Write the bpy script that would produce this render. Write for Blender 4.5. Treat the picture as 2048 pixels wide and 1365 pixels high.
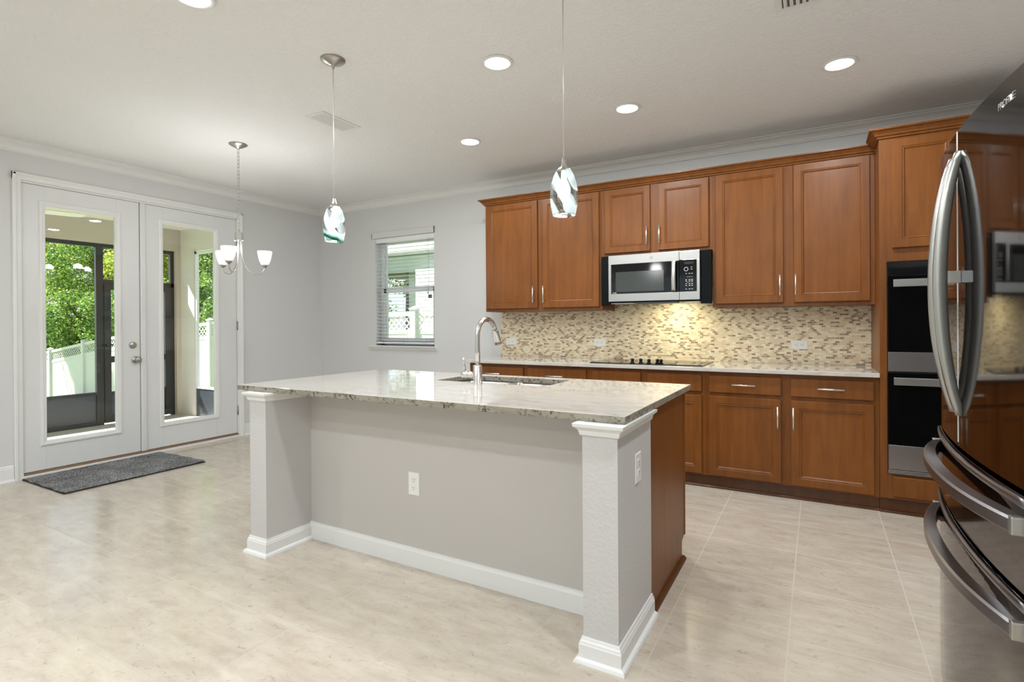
import bpy, bmesh, math, random
from mathutils import Vector, Matrix
random.seed(7)
PI = math.pi
sc = bpy.context.scene
for o in list(bpy.data.objects): bpy.data.objects.remove(o)
COL = sc.collection

# ------------------------------------------------------------------ camera
F, YAW, PITCH, ROLL, SHY = 1069.14, -0.5193, -0.00294, -0.00644, -31.49
cd = bpy.data.cameras.new('camera'); cam = bpy.data.objects.new('camera', cd); COL.objects.link(cam)
cd.sensor_width = 36; cd.lens = F/2048*36; cd.shift_y = SHY/2048; cd.clip_start = .02; cd.clip_end = 400
fw = Vector((math.sin(YAW)*math.cos(PITCH), math.cos(YAW)*math.cos(PITCH), math.sin(PITCH)))
rt = Vector((math.cos(YAW), -math.sin(YAW), 0)); up = rt.cross(fw)
r2 = rt*math.cos(ROLL)+up*math.sin(ROLL); u2 = -rt*math.sin(ROLL)+up*math.cos(ROLL)
m = Matrix((r2, u2, -fw)).transposed().to_4x4(); m.translation = (-0.35228, -4.85298, 1.25305)
cam.matrix_world = m; sc.camera = cam

# ------------------------------------------------------------------ view, world, sun
sc.view_settings.view_transform = 'Standard'; sc.view_settings.look = 'None'
sc.view_settings.gamma = 1; sc.view_settings.exposure = 0.0
w = bpy.data.worlds.new('sky'); sc.world = w; w.use_nodes = True
nt = w.node_tree; nt.nodes.clear()
sky = nt.nodes.new('ShaderNodeTexSky'); sky.sky_type = 'HOSEK_WILKIE'; sky.turbidity = 3.0
sky.sun_direction = Vector((-.60, -.27, .75)).normalized(); sky.ground_albedo = .4
bg = nt.nodes.new('ShaderNodeBackground'); bg.inputs[1].default_value = 5.5
out = nt.nodes.new('ShaderNodeOutputWorld')
hs = nt.nodes.new('ShaderNodeHueSaturation'); hs.inputs['Saturation'].default_value = .45
nt.links.new(sky.outputs[0], hs.inputs['Color']); nt.links.new(hs.outputs[0], bg.inputs[0]); nt.links.new(bg.outputs[0], out.inputs[0])
sl = bpy.data.lights.new('sun', 'SUN'); sl.energy = 21.0; sl.angle = .01; sl.color = (1, .95, .86)
so = bpy.data.objects.new('sun', sl); COL.objects.link(so)
so.rotation_euler = Vector((-.60, -.27, .75)).to_track_quat('Z', 'Y').to_euler()
LAMP_W = 16.5       # each recessed downlight

# ------------------------------------------------------------------ materials
def new_mat(name):
    m = bpy.data.materials.new(name); m.use_nodes = True
    return m, m.node_tree, m.node_tree.nodes['Principled BSDF']
def pm(name, col, rough=.5, metal=0, coat=0, bump=0, bscale=100, emis=0, spec=.5):
    m, t, b = new_mat(name)
    b.inputs['Base Color'].default_value = (*col, 1); b.inputs['Roughness'].default_value = rough
    b.inputs['Metallic'].default_value = metal; b.inputs['Coat Weight'].default_value = coat
    b.inputs['Specular IOR Level'].default_value = spec
    if emis:
        b.inputs['Emission Color'].default_value = (*col, 1); b.inputs['Emission Strength'].default_value = emis
    if bump:
        n = t.nodes.new('ShaderNodeTexNoise'); n.inputs['Scale'].default_value = bscale; n.inputs['Detail'].default_value = 3
        tc = t.nodes.new('ShaderNodeTexCoord'); t.links.new(tc.outputs['Object'], n.inputs['Vector'])
        bp = t.nodes.new('ShaderNodeBump'); bp.inputs['Strength'].default_value = bump; bp.inputs['Distance'].default_value = .004
        t.links.new(n.outputs['Fac'], bp.inputs['Height']); t.links.new(bp.outputs[0], b.inputs['Normal'])
    return m
def ramp(t, stops, interp='LINEAR'):
    r = t.nodes.new('ShaderNodeValToRGB'); e = r.color_ramp.elements; r.color_ramp.interpolation = interp
    while len(e) < len(stops): e.new(.5)
    for k, (p, c) in enumerate(stops): e[k].position = p; e[k].color = (*c, 1) if len(c) == 3 else c
    return r
def noise(t, scale, detail=4, vec=None, rough=.5, dist=0):
    n = t.nodes.new('ShaderNodeTexNoise'); n.inputs['Scale'].default_value = scale; n.inputs['Detail'].default_value = detail
    n.inputs['Roughness'].default_value = rough; n.inputs['Distortion'].default_value = dist
    if vec: t.links.new(vec, n.inputs['Vector'])
    return n
def mapped(t, scale=(1, 1, 1), loc=(0, 0, 0), rot=(0, 0, 0)):
    tc = t.nodes.new('ShaderNodeTexCoord'); mp = t.nodes.new('ShaderNodeMapping')
    mp.inputs['Scale'].default_value = scale; mp.inputs['Location'].default_value = loc; mp.inputs['Rotation'].default_value = rot
    t.links.new(tc.outputs['Object'], mp.inputs['Vector']); return mp.outputs[0]
def mix(t, a, b, fac, mode='MIX'):
    x = t.nodes.new('ShaderNodeMix'); x.data_type = 'RGBA'; x.blend_type = mode
    for s, v in ((0, fac), (6, a), (7, b)):
        if hasattr(v, 'is_output') or isinstance(v, bpy.types.NodeSocket): t.links.new(v, x.inputs[s])
        elif isinstance(v, (int, float)): x.inputs[s].default_value = v
        else: x.inputs[s].default_value = (*v, 1)
    return x.outputs[2]
def bump(t, b, h, strength, dist=.003):
    n = t.nodes.new('ShaderNodeBump'); n.inputs['Strength'].default_value = strength; n.inputs['Distance'].default_value = dist
    t.links.new(h, n.inputs['Height']); t.links.new(n.outputs[0], b.inputs['Normal'])

M = {}
M['wall'] = pm('wall_paint', (.68, .68, .675), .55, bump=.12, bscale=90)
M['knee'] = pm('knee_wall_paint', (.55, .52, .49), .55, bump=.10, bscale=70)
M['column'] = pm('column_paint', (.59, .575, .565), .5, bump=.5, bscale=75)
M['trim'] = pm('white_trim_paint', (.80, .80, .785), .35)
M['door_paint'] = pm('white_door_paint', (.74, .745, .74), .35)
# ceiling knockdown texture
m, t, b = new_mat('ceiling_texture'); M['ceiling'] = m
b.inputs['Base Color'].default_value = (.86, .86, .85, 1); b.inputs['Roughness'].default_value = .8
v = mapped(t, (1, 1.6, 1), rot=(0, 0, .5)); n = noise(t, 32, 5, v, .6, .6)
r = ramp(t, [(.42, (0, 0, 0)), (.58, (1, 1, 1))]); t.links.new(n.outputs['Fac'], r.inputs[0]); bump(t, b, r.outputs[0], .5, .004)
# floor tile
m, t, b = new_mat('floor_tile'); M['floor'] = m
br = t.nodes.new('ShaderNodeTexBrick'); br.offset = 0; br.squash = 1
for k, v in dict(Scale=1, **{'Mortar Size': .0030, 'Mortar Smooth': .2, 'Brick Width': .4478, 'Row Height': .4545, 'Bias': 0}).items(): br.inputs[k].default_value = v
br.inputs['Color1'].default_value = (0, 0, 0, 1); br.inputs['Color2'].default_value = (1, 1, 1, 1)
vec = mapped(t, loc=(.0094+.4478*20, 3.3955+.4545*10, 0)); t.links.new(vec, br.inputs['Vector'])
v2 = mapped(t, (3.2, 9, 1), rot=(0, 0, .12)); n1 = noise(t, 1.6, 6, v2, .62, .3)
r1 = ramp(t, [(.26, (.48, .405, .325)), (.5, (.56, .49, .405)), (.74, (.635, .575, .485))]); t.links.new(n1.outputs['Fac'], r1.inputs[0])
v3 = mapped(t, (7, 11, 1), rot=(0, 0, .12)); n2 = noise(t, 3.4, 9, v3, .75, 1.2)
r2_ = ramp(t, [(.56, (0, 0, 0)), (.68, (1, 1, 1))]); t.links.new(n2.outputs['Fac'], r2_.inputs[0])
c = mix(t, r1.outputs[0], (.29, .225, .165), mix(t, (0, 0, 0), (.62, .62, .62), r2_.outputs[0]))
tint = mix(t, (.95, .95, .95), (1.03, 1.03, 1.03), br.outputs['Color']); c = mix(t, c, tint, 1.0, 'MULTIPLY')
c = mix(t, c, (.54, .485, .41), br.outputs['Fac'])
t.links.new(c, b.inputs['Base Color'])
sp_ = t.nodes.new('ShaderNodeMapRange'); sp_.inputs[3].default_value = .85; sp_.inputs[4].default_value = .05; t.links.new(br.outputs['Fac'], sp_.inputs[0]); t.links.new(sp_.outputs[0], b.inputs['Specular IOR Level'])
rr = ramp(t, [(.3, (.13,)*3), (.75, (.22,)*3)]); t.links.new(n1.outputs['Fac'], rr.inputs[0]); t.links.new(mix(t, rr.outputs[0], (.85, .85, .85), br.outputs['Fac']), b.inputs['Roughness'])
inv = t.nodes.new('ShaderNodeInvert'); t.links.new(br.outputs['Fac'], inv.inputs['Color']); bump(t, b, inv.outputs[0], .35, .002)
# mosaic
m, t, b = new_mat('mosaic_tile'); M['mosaic'] = m
br = t.nodes.new('ShaderNodeTexBrick'); br.offset = .5
for k, v in {'Scale': 1, 'Mortar Size': .0011, 'Mortar Smooth': .1, 'Brick Width': .0305, 'Row Height': .0153, 'Bias': 0}.items(): br.inputs[k].default_value = v
br.inputs['Color1'].default_value = (0, 0, 0, 1); br.inputs['Color2'].default_value = (1, 1, 1, 1)
vec = mapped(t, loc=(5, 0, 0), rot=(PI/2, 0, 0))
tc = t.nodes.new('ShaderNodeTexCoord'); sx = t.nodes.new('ShaderNodeSeparateXYZ'); cx = t.nodes.new('ShaderNodeCombineXYZ')
ad = t.nodes.new('ShaderNodeMath'); ad.operation = 'ADD'; ad.inputs[1].default_value = 6.0
t.links.new(tc.outputs['Object'], sx.inputs[0]); t.links.new(sx.outputs[0], ad.inputs[0]); t.links.new(ad.outputs[0], cx.inputs[0]); t.links.new(sx.outputs[2], cx.inputs[1])
t.links.new(cx.outputs[0], br.inputs['Vector'])
r = ramp(t, [(0, (.22, .13, .055)), (.09, (.34, .25, .12)), (.17, (.46, .30, .16)), (.25, (.72, .56, .34)), (.45, (.84, .71, .46)), (.62, (.76, .63, .38)), (.78, (.88, .77, .55)), (.92, (.70, .53, .34))], 'CONSTANT')
t.links.new(br.outputs['Color'], r.inputs[0])
n = noise(t, 90, 3, tc.outputs['Object']); c = mix(t, r.outputs[0], (.85, .8, .75), mix(t, (0, 0, 0), (.25, .25, .25), n.outputs['Fac']))
c = mix(t, c, (.80, .73, .56), br.outputs['Fac']); t.links.new(c, b.inputs['Base Color']); b.inputs['Roughness'].default_value = .28
inv = t.nodes.new('ShaderNodeInvert'); t.links.new(br.outputs['Fac'], inv.inputs['Color']); bump(t, b, inv.outputs[0], .4, .001)
# granite
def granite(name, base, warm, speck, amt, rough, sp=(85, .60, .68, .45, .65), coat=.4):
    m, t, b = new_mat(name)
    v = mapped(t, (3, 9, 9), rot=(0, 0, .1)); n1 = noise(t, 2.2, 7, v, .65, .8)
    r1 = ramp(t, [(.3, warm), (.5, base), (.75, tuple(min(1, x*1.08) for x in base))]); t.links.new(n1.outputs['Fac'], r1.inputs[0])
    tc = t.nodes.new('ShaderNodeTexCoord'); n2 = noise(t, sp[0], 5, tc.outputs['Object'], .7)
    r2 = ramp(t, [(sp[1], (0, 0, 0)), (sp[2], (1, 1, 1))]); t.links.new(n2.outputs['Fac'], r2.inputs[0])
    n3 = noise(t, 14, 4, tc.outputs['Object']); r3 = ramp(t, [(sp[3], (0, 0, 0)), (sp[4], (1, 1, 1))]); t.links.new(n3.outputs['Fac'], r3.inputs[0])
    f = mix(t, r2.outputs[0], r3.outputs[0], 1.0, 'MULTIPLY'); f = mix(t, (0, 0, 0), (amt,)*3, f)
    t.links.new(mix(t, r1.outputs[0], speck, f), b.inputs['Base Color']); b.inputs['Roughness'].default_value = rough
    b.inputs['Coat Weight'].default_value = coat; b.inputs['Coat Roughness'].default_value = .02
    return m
M['granite'] = granite('granite_polished', (.61, .575, .53), (.49, .44, .375), (.16, .12, .10), .55, .06)
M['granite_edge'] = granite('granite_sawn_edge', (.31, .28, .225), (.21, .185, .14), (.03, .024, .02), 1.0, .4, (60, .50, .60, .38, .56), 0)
# cabinet wood
def wood(name, c1, c2, rough=.33, sc_=(14, 14, 1.3), coat=.35):
    m, t, b = new_mat(name)
    v = mapped(t, sc_); n1 = noise(t, 1.5, 6, v, .6, .5); tc = t.nodes.new('ShaderNodeTexCoord'); n2 = noise(t, 2.0, 3, tc.outputs['Object'])
    r1 = ramp(t, [(.3, c1), (.7, c2)]); t.links.new(n1.outputs['Fac'], r1.inputs[0])
    r2 = ramp(t, [(.3, (.86,)*3), (.7, (1.1,)*3)]); t.links.new(n2.outputs['Fac'], r2.inputs[0])
    t.links.new(mix(t, r1.outputs[0], r2.outputs[0], 1.0, 'MULTIPLY'), b.inputs['Base Color'])
    b.inputs['Roughness'].default_value = rough; b.inputs['Coat Weight'].default_value = coat; b.inputs['Coat Roughness'].default_value = .25; b.inputs['Specular IOR Level'].default_value = .3
    return m
M['wood'] = wood('maple_stain', (.160, .050, .0075), (.232, .078, .013), .40, (14, 14, 1.3), .10)
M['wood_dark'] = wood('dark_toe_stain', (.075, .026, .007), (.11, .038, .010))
M['chrome'] = pm('brushed_nickel', (.62, .60, .57), .22, 1)
M['nickel_dark'] = pm('satin_nickel', (.42, .40, .37), .3, 1)
M['pull'] = pm('pull_nickel', (.78, .76, .72), .28, .9)
def steel(name, col, rough, aniso=.5):
    m = pm(name, col, rough, 1); b = m.node_tree.nodes['Principled BSDF']; b.inputs['Anisotropic'].default_value = aniso; return m
M['steel'] = steel('stainless_steel', (.52, .51, .495), .30)
M['fridge_steel'] = steel('dark_stainless', (.25, .24, .235), .06, 0); M['fridge_steel'].node_tree.nodes['Principled BSDF'].inputs['Specular Tint'].default_value = (.68, .68, .70, 1)
M['fridge_handle'] = steel('handle_stainless', (.44, .44, .42), .33)
M['drawer_handle'] = steel('drawer_handle_stainless', (.27, .26, .265), .30)
M['oven_steel'] = steel('oven_slate_steel', (.36, .33, .33), .3)
M['black_glass'] = pm('black_glass', (.006, .006, .007), .05, spec=.35)
M['oven_glass'] = pm('oven_black_glass', (.003, .003, .003), .12, spec=.12)
M['black'] = pm('black_enamel', (.006, .007, .008), .2, spec=.1)
M['micro_window'] = pm('microwave_window_mesh', (.045, .05, .045), .12)
M['dark_plastic'] = pm('dark_plastic', (.03, .03, .03), .4)
M['print_white'] = pm('white_print', (.7, .7, .7), .5)
M['plate'] = pm('white_plastic', (.84, .83, .80), .3)
M['slot'] = pm('outlet_slot', (.05, .05, .05), .6)
M['vinyl'] = pm('white_vinyl', (.82, .84, .86), .3)
M['slat'] = pm('blind_slat_white', (.85, .86, .87), .4)
M['cord'] = pm('grey_cord', (.35, .35, .36), .6)
M['clear_cord'] = pm('silver_cord', (.62, .61, .58), .3, .3)
M['screen_frame'] = pm('bronze_aluminium', (.022, .026, .03), .35)
M['kick'] = pm('kick_plate', (.05, .06, .075), .3)
M['stucco'] = pm('porch_stucco', (.58, .52, .455), .8, bump=.4, bscale=60)
M['stucco_light'] = pm('porch_stucco_light', (.72, .70, .65), .8, bump=.5, bscale=60)
M['porch_ceiling'] = pm('porch_ceiling', (.84, .83, .76), .7)
M['concrete'] = pm('porch_concrete', (.58, .56, .53), .7, bump=.2, bscale=30)
M['fence'] = pm('fence_vinyl', (.86, .85, .83), .4)
M['house'] = pm('neighbour_siding', (.58, .66, .61), .7)
M['house_white'] = pm('neighbour_white', (.85, .85, .83), .6)
M['house_roof'] = pm('neighbour_roof', (.30, .29, .29), .8)
M['house_dark'] = pm('neighbour_porch_ceiling', (.32, .30, .27), .8)
M['grass'] = pm('lawn', (.10, .16, .045), .9, bump=.5, bscale=40)
M['bark'] = pm('bark', (.10, .07, .05), .9, bump=.8, bscale=20)
M['threshold'] = pm('threshold_wood', (.25, .155, .085), .5)
M['sweep'] = pm('door_sweep', (.05, .03, .02), .6)
M['rug_edge'] = pm('rug_binding', (.02, .018, .015), .9)
M['shade'] = None
# window glass (architectural: mostly clear with a real reflection)
def glass_mat(name, tint=(1, 1, 1), refl=.08, rough=.0):
    m, t, b = new_mat(name); t.nodes.remove(b); o = t.nodes['Material Output']
    tr = t.nodes.new('ShaderNodeBsdfTransparent'); tr.inputs[0].default_value = (*tint, 1)
    gl = t.nodes.new('ShaderNodeBsdfGlossy'); gl.inputs['Roughness'].default_value = rough
    fr = t.nodes.new('ShaderNodeFresnel'); g = t.nodes.new('ShaderNodeNewGeometry'); mm = t.nodes.new('ShaderNodeMapRange')
    mm.inputs[3].default_value = 1.5; mm.inputs[4].default_value = 1/1.5; t.links.new(g.outputs['Backfacing'], mm.inputs[0]); t.links.new(mm.outputs[0], fr.inputs[0])
    mx = t.nodes.new('ShaderNodeMixShader'); t.links.new(fr.outputs[0], mx.inputs[0]); t.links.new(tr.outputs[0], mx.inputs[1]); t.links.new(gl.outputs[0], mx.inputs[2])
    t.links.new(mx.outputs[0], o.inputs[0]); return m
M['clear_rim'] = glass_mat('clear_glass_rim', (.85, .88, .87))
M['glass'] = glass_mat('window_glass', (.93, .95, .94))
# frosted lamp shade, lit from inside
def lit(name, col, e):
    m, t, b = new_mat(name); b.inputs['Base Color'].default_value = (*col, 1)
    b.inputs['Emission Color'].default_value = (*col, 1); b.inputs['Emission Strength'].default_value = e; b.inputs['Roughness'].default_value = .3; return m
M['led'] = lit('led_lens', (1, .99, .96), 9)
M['bulb'] = lit('bulb_glow', (1, .98, .95), 2.2)
M['frost'] = lit('frosted_glass_lit', (.92, .91, .91), .38)
# swirled art glass
def art_glass(name, band):
    m, t, b = new_mat(name); t.nodes.remove(b); o = t.nodes['Material Output']
    tr = t.nodes.new('ShaderNodeBsdfTransparent'); tr.inputs[0].default_value = (.80, .83, .82, 1)
    gl = t.nodes.new('ShaderNodeBsdfGlossy'); gl.inputs['Roughness'].default_value = .03
    lw = t.nodes.new('ShaderNodeLayerWeight'); lw.inputs[0].default_value = .25
    cl = t.nodes.new('ShaderNodeMixShader'); t.links.new(lw.outputs['Facing'], cl.inputs[0]); t.links.new(tr.outputs[0], cl.inputs[1]); t.links.new(gl.outputs[0], cl.inputs[2])
    v = mapped(t, (6, 6, 10), rot=(.7, .5, 0)); wv = t.nodes.new('ShaderNodeTexWave'); wv.inputs['Scale'].default_value = .6; wv.inputs['Distortion'].default_value = 5; wv.inputs['Detail'].default_value = 2; t.links.new(v, wv.inputs[0])
    rw = ramp(t, [(.34, (0, 0, 0)), (.44, (1, 1, 1))]); t.links.new(wv.outputs['Fac'], rw.inputs[0])
    fac = rw.outputs[0]; nn = noise(t, 1.5, 3, v); rc = ramp(t, [(.2, (.55, .62, .64)), (.5, (.86, .89, .90)), (.8, (.66, .80, .84))]); t.links.new(nn.outputs['Fac'], rc.inputs[0]); col = rc.outputs[0]
    if band is not None:
        tc = t.nodes.new('ShaderNodeTexCoord'); dt = t.nodes.new('ShaderNodeVectorMath'); dt.operation = 'DOT_PRODUCT'; dt.inputs[1].default_value = (.868*.45, .496*.45, 1)
        t.links.new(tc.outputs['Object'], dt.inputs[0]); n5 = noise(t, 30, 3, tc.outputs['Object'])
        mr = t.nodes.new('ShaderNodeMath'); mr.operation = 'MULTIPLY_ADD'; mr.inputs[1].default_value = .02; t.links.new(n5.outputs['Fac'], mr.inputs[0]); t.links.new(dt.outputs['Value'], mr.inputs[2])
        sc2 = t.nodes.new('ShaderNodeMapRange'); sc2.inputs[1].default_value = band-.03; sc2.inputs[2].default_value = band+.03; t.links.new(mr.outputs[0], sc2.inputs[0])
        rb = ramp(t, [(.28, (0, 0, 0)), (.34, (1, 1, 1)), (.74, (1, 1, 1)), (.82, (0, 0, 0))]); t.links.new(sc2.outputs[0], rb.inputs[0])
        rg = ramp(t, [(.30, (.30, .62, .52)), (.44, (.02, .13, .10)), (.52, (.01, .09, .07)), (.60, (.10, .34, .28)), (.75, (.45, .74, .64))]); t.links.new(sc2.outputs[0], rg.inputs[0])
        col = mix(t, col, rg.outputs[0], rb.outputs[0]); mxf = t.nodes.new('ShaderNodeMath'); mxf.operation = 'MAXIMUM'; t.links.new(fac, mxf.inputs[0]); t.links.new(rb.outputs[0], mxf.inputs[1]); fac = mxf.outputs[0]
    tl = t.nodes.new('ShaderNodeBsdfTranslucent'); df = t.nodes.new('ShaderNodeBsdfDiffuse'); t.links.new(col, tl.inputs[0]); t.links.new(col, df.inputs[0])
    ms = t.nodes.new('ShaderNodeMixShader'); ms.inputs[0].default_value = .5; t.links.new(tl.outputs[0], ms.inputs[1]); t.links.new(df.outputs[0], ms.inputs[2])
    mx = t.nodes.new('ShaderNodeMixShader'); t.links.new(fac, mx.inputs[0]); t.links.new(cl.outputs[0], mx.inputs[1]); t.links.new(ms.outputs[0], mx.inputs[2]); t.links.new(mx.outputs[0], o.inputs[0]); return m
M['art_glass'] = art_glass('green_swirl_glass', -1.010); M['art_glass_pale'] = art_glass('pale_swirl_glass', None)
# rug
m, t, b = new_mat('rug_pile'); M['rug'] = m
tc = t.nodes.new('ShaderNodeTexCoord'); n1 = noise(t, 130, 3, tc.outputs['Object'], .8); n2 = noise(t, 4, 3, tc.outputs['Object'])
r1 = ramp(t, [(.38, (.03, .03, .032)), (.50, (.20, .20, .205)), (.60, (.62, .62, .62))]); t.links.new(n1.outputs['Fac'], r1.inputs[0])
r2 = ramp(t, [(.3, (.55,)*3), (.7, (1.15,)*3)]); t.links.new(n2.outputs['Fac'], r2.inputs[0])
t.links.new(mix(t, r1.outputs[0], r2.outputs[0], 1.0, 'MULTIPLY'), b.inputs['Base Color']); b.inputs['Roughness'].default_value = 1
bump(t, b, n1.outputs['Fac'], 1, .01)
# leaves
def leafmat(name, stops, rough=.5):
    m, t, b = new_mat(name); g = t.nodes.new('ShaderNodeNewGeometry')
    r = ramp(t, stops); t.links.new(g.outputs['Random Per Island'], r.inputs[0]); t.links.new(r.outputs[0], b.inputs['Base Color'])
    b.inputs['Roughness'].default_value = rough
    tl = t.nodes.new('ShaderNodeBsdfTranslucent'); t.links.new(r.outputs[0], tl.inputs[0]); mx = t.nodes.new('ShaderNodeMixShader'); mx.inputs[0].default_value = .45
    o = t.nodes['Material Output']; t.links.new(b.outputs[0], mx.inputs[1]); t.links.new(tl.outputs[0], mx.inputs[2]); t.links.new(mx.outputs[0], o.inputs[0]); return m
M['leaf1'] = leafmat('leaf_deep', [(0, (.06, .14, .03)), (.5, (.15, .30, .06)), (1, (.36, .48, .10))])
M['leaf2'] = leafmat('leaf_bright', [(0, (.12, .24, .04)), (.5, (.36, .48, .08)), (1, (.75, .72, .16))])
M['leaf3'] = leafmat('palm_leaf', [(0, (.20, .26, .06)), (1, (.62, .48, .16))])

# ------------------------------------------------------------------ mesh builder
class MB:
    def __init__(s): s.v = []; s.f = []; s.sm = []
    def add(s, vs, fs, smooth=False):
        n = len(s.v); s.v += [tuple(p) for p in vs]
        for f in fs: s.f.append([i+n for i in f]); s.sm.append(smooth)
        return s
    def box(s, x0, x1, y0, y1, z0, z1):
        if x0 > x1: x0, x1 = x1, x0
        if y0 > y1: y0, y1 = y1, y0
        if z0 > z1: z0, z1 = z1, z0
        return s.add([(x0, y0, z0), (x1, y0, z0), (x1, y1, z0), (x0, y1, z0), (x0, y0, z1), (x1, y0, z1), (x1, y1, z1), (x0, y1, z1)],
                     [(0, 3, 2, 1), (4, 5, 6, 7), (0, 1, 5, 4), (1, 2, 6, 5), (2, 3, 7, 6), (3, 0, 4, 7)])
    def lathe(s, c, prof, n=32, smooth=True, axis='z', sx=1, sy=1):
        """prof: list of (r, h) along the axis, closed ends where r == 0"""
        rings = []; vs = []
        for r, h in prof:
            if r < 1e-6: rings.append([len(vs)]); vs.append(s._ax(c, 0, 0, h, axis))
            else:
                rings.append([len(vs)+k for k in range(n)])
                for k in range(n): a = 2*PI*k/n; vs.append(s._ax(c, r*sx*math.cos(a), r*sy*math.sin(a), h, axis))
        fs = []
        for A, B in zip(rings, rings[1:]):
            for k in range(n):
                k2 = (k+1) % n
                if len(A) == 1 and len(B) == 1: continue
                if len(A) == 1: fs.append((A[0], B[k2], B[k]))
                elif len(B) == 1: fs.append((A[k], A[k2], B[0]))
                else: fs.append((A[k], A[k2], B[k2], B[k]))
        return s.add(vs, fs, smooth)
    @staticmethod
    def _ax(c, a, b, h, axis):
        if axis == 'z': return (c[0]+a, c[1]+b, c[2]+h)
        if axis == 'x': return (c[0]+h, c[1]+a, c[2]+b)
        return (c[0]+b, c[1]+h, c[2]+a)
    def cyl(s, c, r, h, n=24, axis='z', smooth=True):
        return s.lathe(c, [(0, 0), (r, 0), (r, h), (0, h)], n, smooth, axis)
    def tube(s, path, r, n=10, closed=False, caps=True, flat=None):
        """flat=(ra, rb, upvector) gives a rectangular-ish section"""
        P = [Vector(p) for p in path]; L = len(P); vs = []; fs = []; prev = None
        for i, p in enumerate(P):
            a = P[(i-1) % L] if (closed or i > 0) else p; b_ = P[(i+1) % L] if (closed or i < L-1) else p
            tg = (b_-a).normalized()
            if prev is None:
                ref = Vector((0, 0, 1)) if abs(tg.z) < .9 else Vector((1, 0, 0)); nrm = tg.cross(ref).normalized()
            else: nrm = (prev-tg*prev.dot(tg)).normalized()
            prev = nrm; bn = tg.cross(nrm); rr = r[i] if isinstance(r, (list, tuple)) else r
            for k in range(n):
                an = 2*PI*k/n; vs.append(p+nrm*(rr*math.cos(an))+bn*(rr*math.sin(an)))
        m_ = L if closed else L-1
        for i in range(m_):
            j = (i+1) % L
            for k in range(n): k2 = (k+1) % n; fs.append((i*n+k, i*n+k2, j*n+k2, j*n+k))
        if caps and not closed: fs.append(tuple(range(n-1, -1, -1))); fs.append(tuple((L-1)*n+k for k in range(n)))
        return s.add(vs, fs, True)
    def loft(s, rings, closed=True, smooth=True, caps=True):
        n = len(rings[0]); vs = [p for r in rings for p in r]; fs = []
        for i in range(len(rings)-1):
            for k in range(n if closed else n-1): k2 = (k+1) % n; fs.append((i*n+k, i*n+k2, (i+1)*n+k2, (i+1)*n+k))
        if caps: fs.append(tuple(range(n-1, -1, -1))); fs.append(tuple((len(rings)-1)*n+k for k in range(n)))
        return s.add(vs, fs, smooth)
    def extrude(s, prof, fn, a, b):
        """closed profile of 2-tuples swept from a to b; fn(p, q, t) -> xyz"""
        n = len(prof); vs = [fn(p, q, a) for p, q in prof]+[fn(p, q, b) for p, q in prof]
        fs = [(k, (k+1) % n, n+(k+1) % n, n+k) for k in range(n)]+[tuple(range(n-1, -1, -1)), tuple(range(n, 2*n))]
        return s.add(vs, fs)
    def panel(s, fn, a0, a1, b0, b1, rings, back):
        """rings: (inset, depth) nested frames; fn(a, b, d)->xyz, d>0 goes away from the viewer"""
        vs = []; fs = []
        seq = [(0, back)]+list(rings)
        for ins, d in seq:
            for a, b in ((a0+ins, b0+ins), (a1-ins, b0+ins), (a1-ins, b1-ins), (a0+ins, b1-ins)): vs.append(fn(a, b, d))
        for i in range(len(seq)-1):
            for k in range(4): k2 = (k+1) % 4; fs.append((i*4+k, i*4+k2, i*4+4+k2, i*4+4+k))
        e = (len(seq)-1)*4; fs.append((e, e+1, e+2, e+3)); fs.append((3, 2, 1, 0))
        return s.add(vs, fs)
    def build(s, name, mat, parent=None, bevel=0, origin=None, fixn=True):
        root = parent
        while root is not None and root.parent is not None: root = root.parent
        o0 = Vector(root.location) if root is not None else (Vector(origin) if origin else Vector((0, 0, 0)))
        me = bpy.data.meshes.new(name); me.from_pydata([Vector(p)-o0 for p in s.v], [], s.f)
        if fixn:
            bm = bmesh.new(); bm.from_mesh(me); bmesh.ops.recalc_face_normals(bm, faces=bm.faces); bm.to_mesh(me); bm.free()
        me.polygons.foreach_set('use_smooth', s.sm); me.update()
        ob = bpy.data.objects.new(name, me); COL.objects.link(ob)
        if mat is not None: me.materials.append(mat)
        if parent is not None: ob.parent = parent
        else: ob.location = o0
        if bevel:
            b = ob.modifiers.new('bevel', 'BEVEL'); b.width = bevel; b.segments = 2; b.limit_method = 'ANGLE'; b.angle_limit = .7
        return ob
def bx(name, mat, parent, *c, bevel=0, origin=None): return MB().box(*c).build(name, mat, parent, bevel, origin)
def tag(o, label=None, cat=None, group=None, kind=None):
    if label: o['label'] = label
    if cat: o['category'] = cat
    if group: o['group'] = group
    if kind: o['kind'] = kind
    return o
def thing(name, loc, label, cat, group=None):
    o = bpy.data.objects.new(name, None); COL.objects.link(o); o.location = loc; o.empty_display_size = .1
    return tag(o, label, cat, group)
def struct(o): o['kind'] = 'structure'; return o
def copy_tree(o, parent=None):
    c = o.copy(); COL.objects.link(c); c.parent = parent
    for ch in list(o.children): copy_tree(ch, c)
    return c

H = 2.761; XL = -6.02; XR = .86; YF = -9.0
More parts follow.
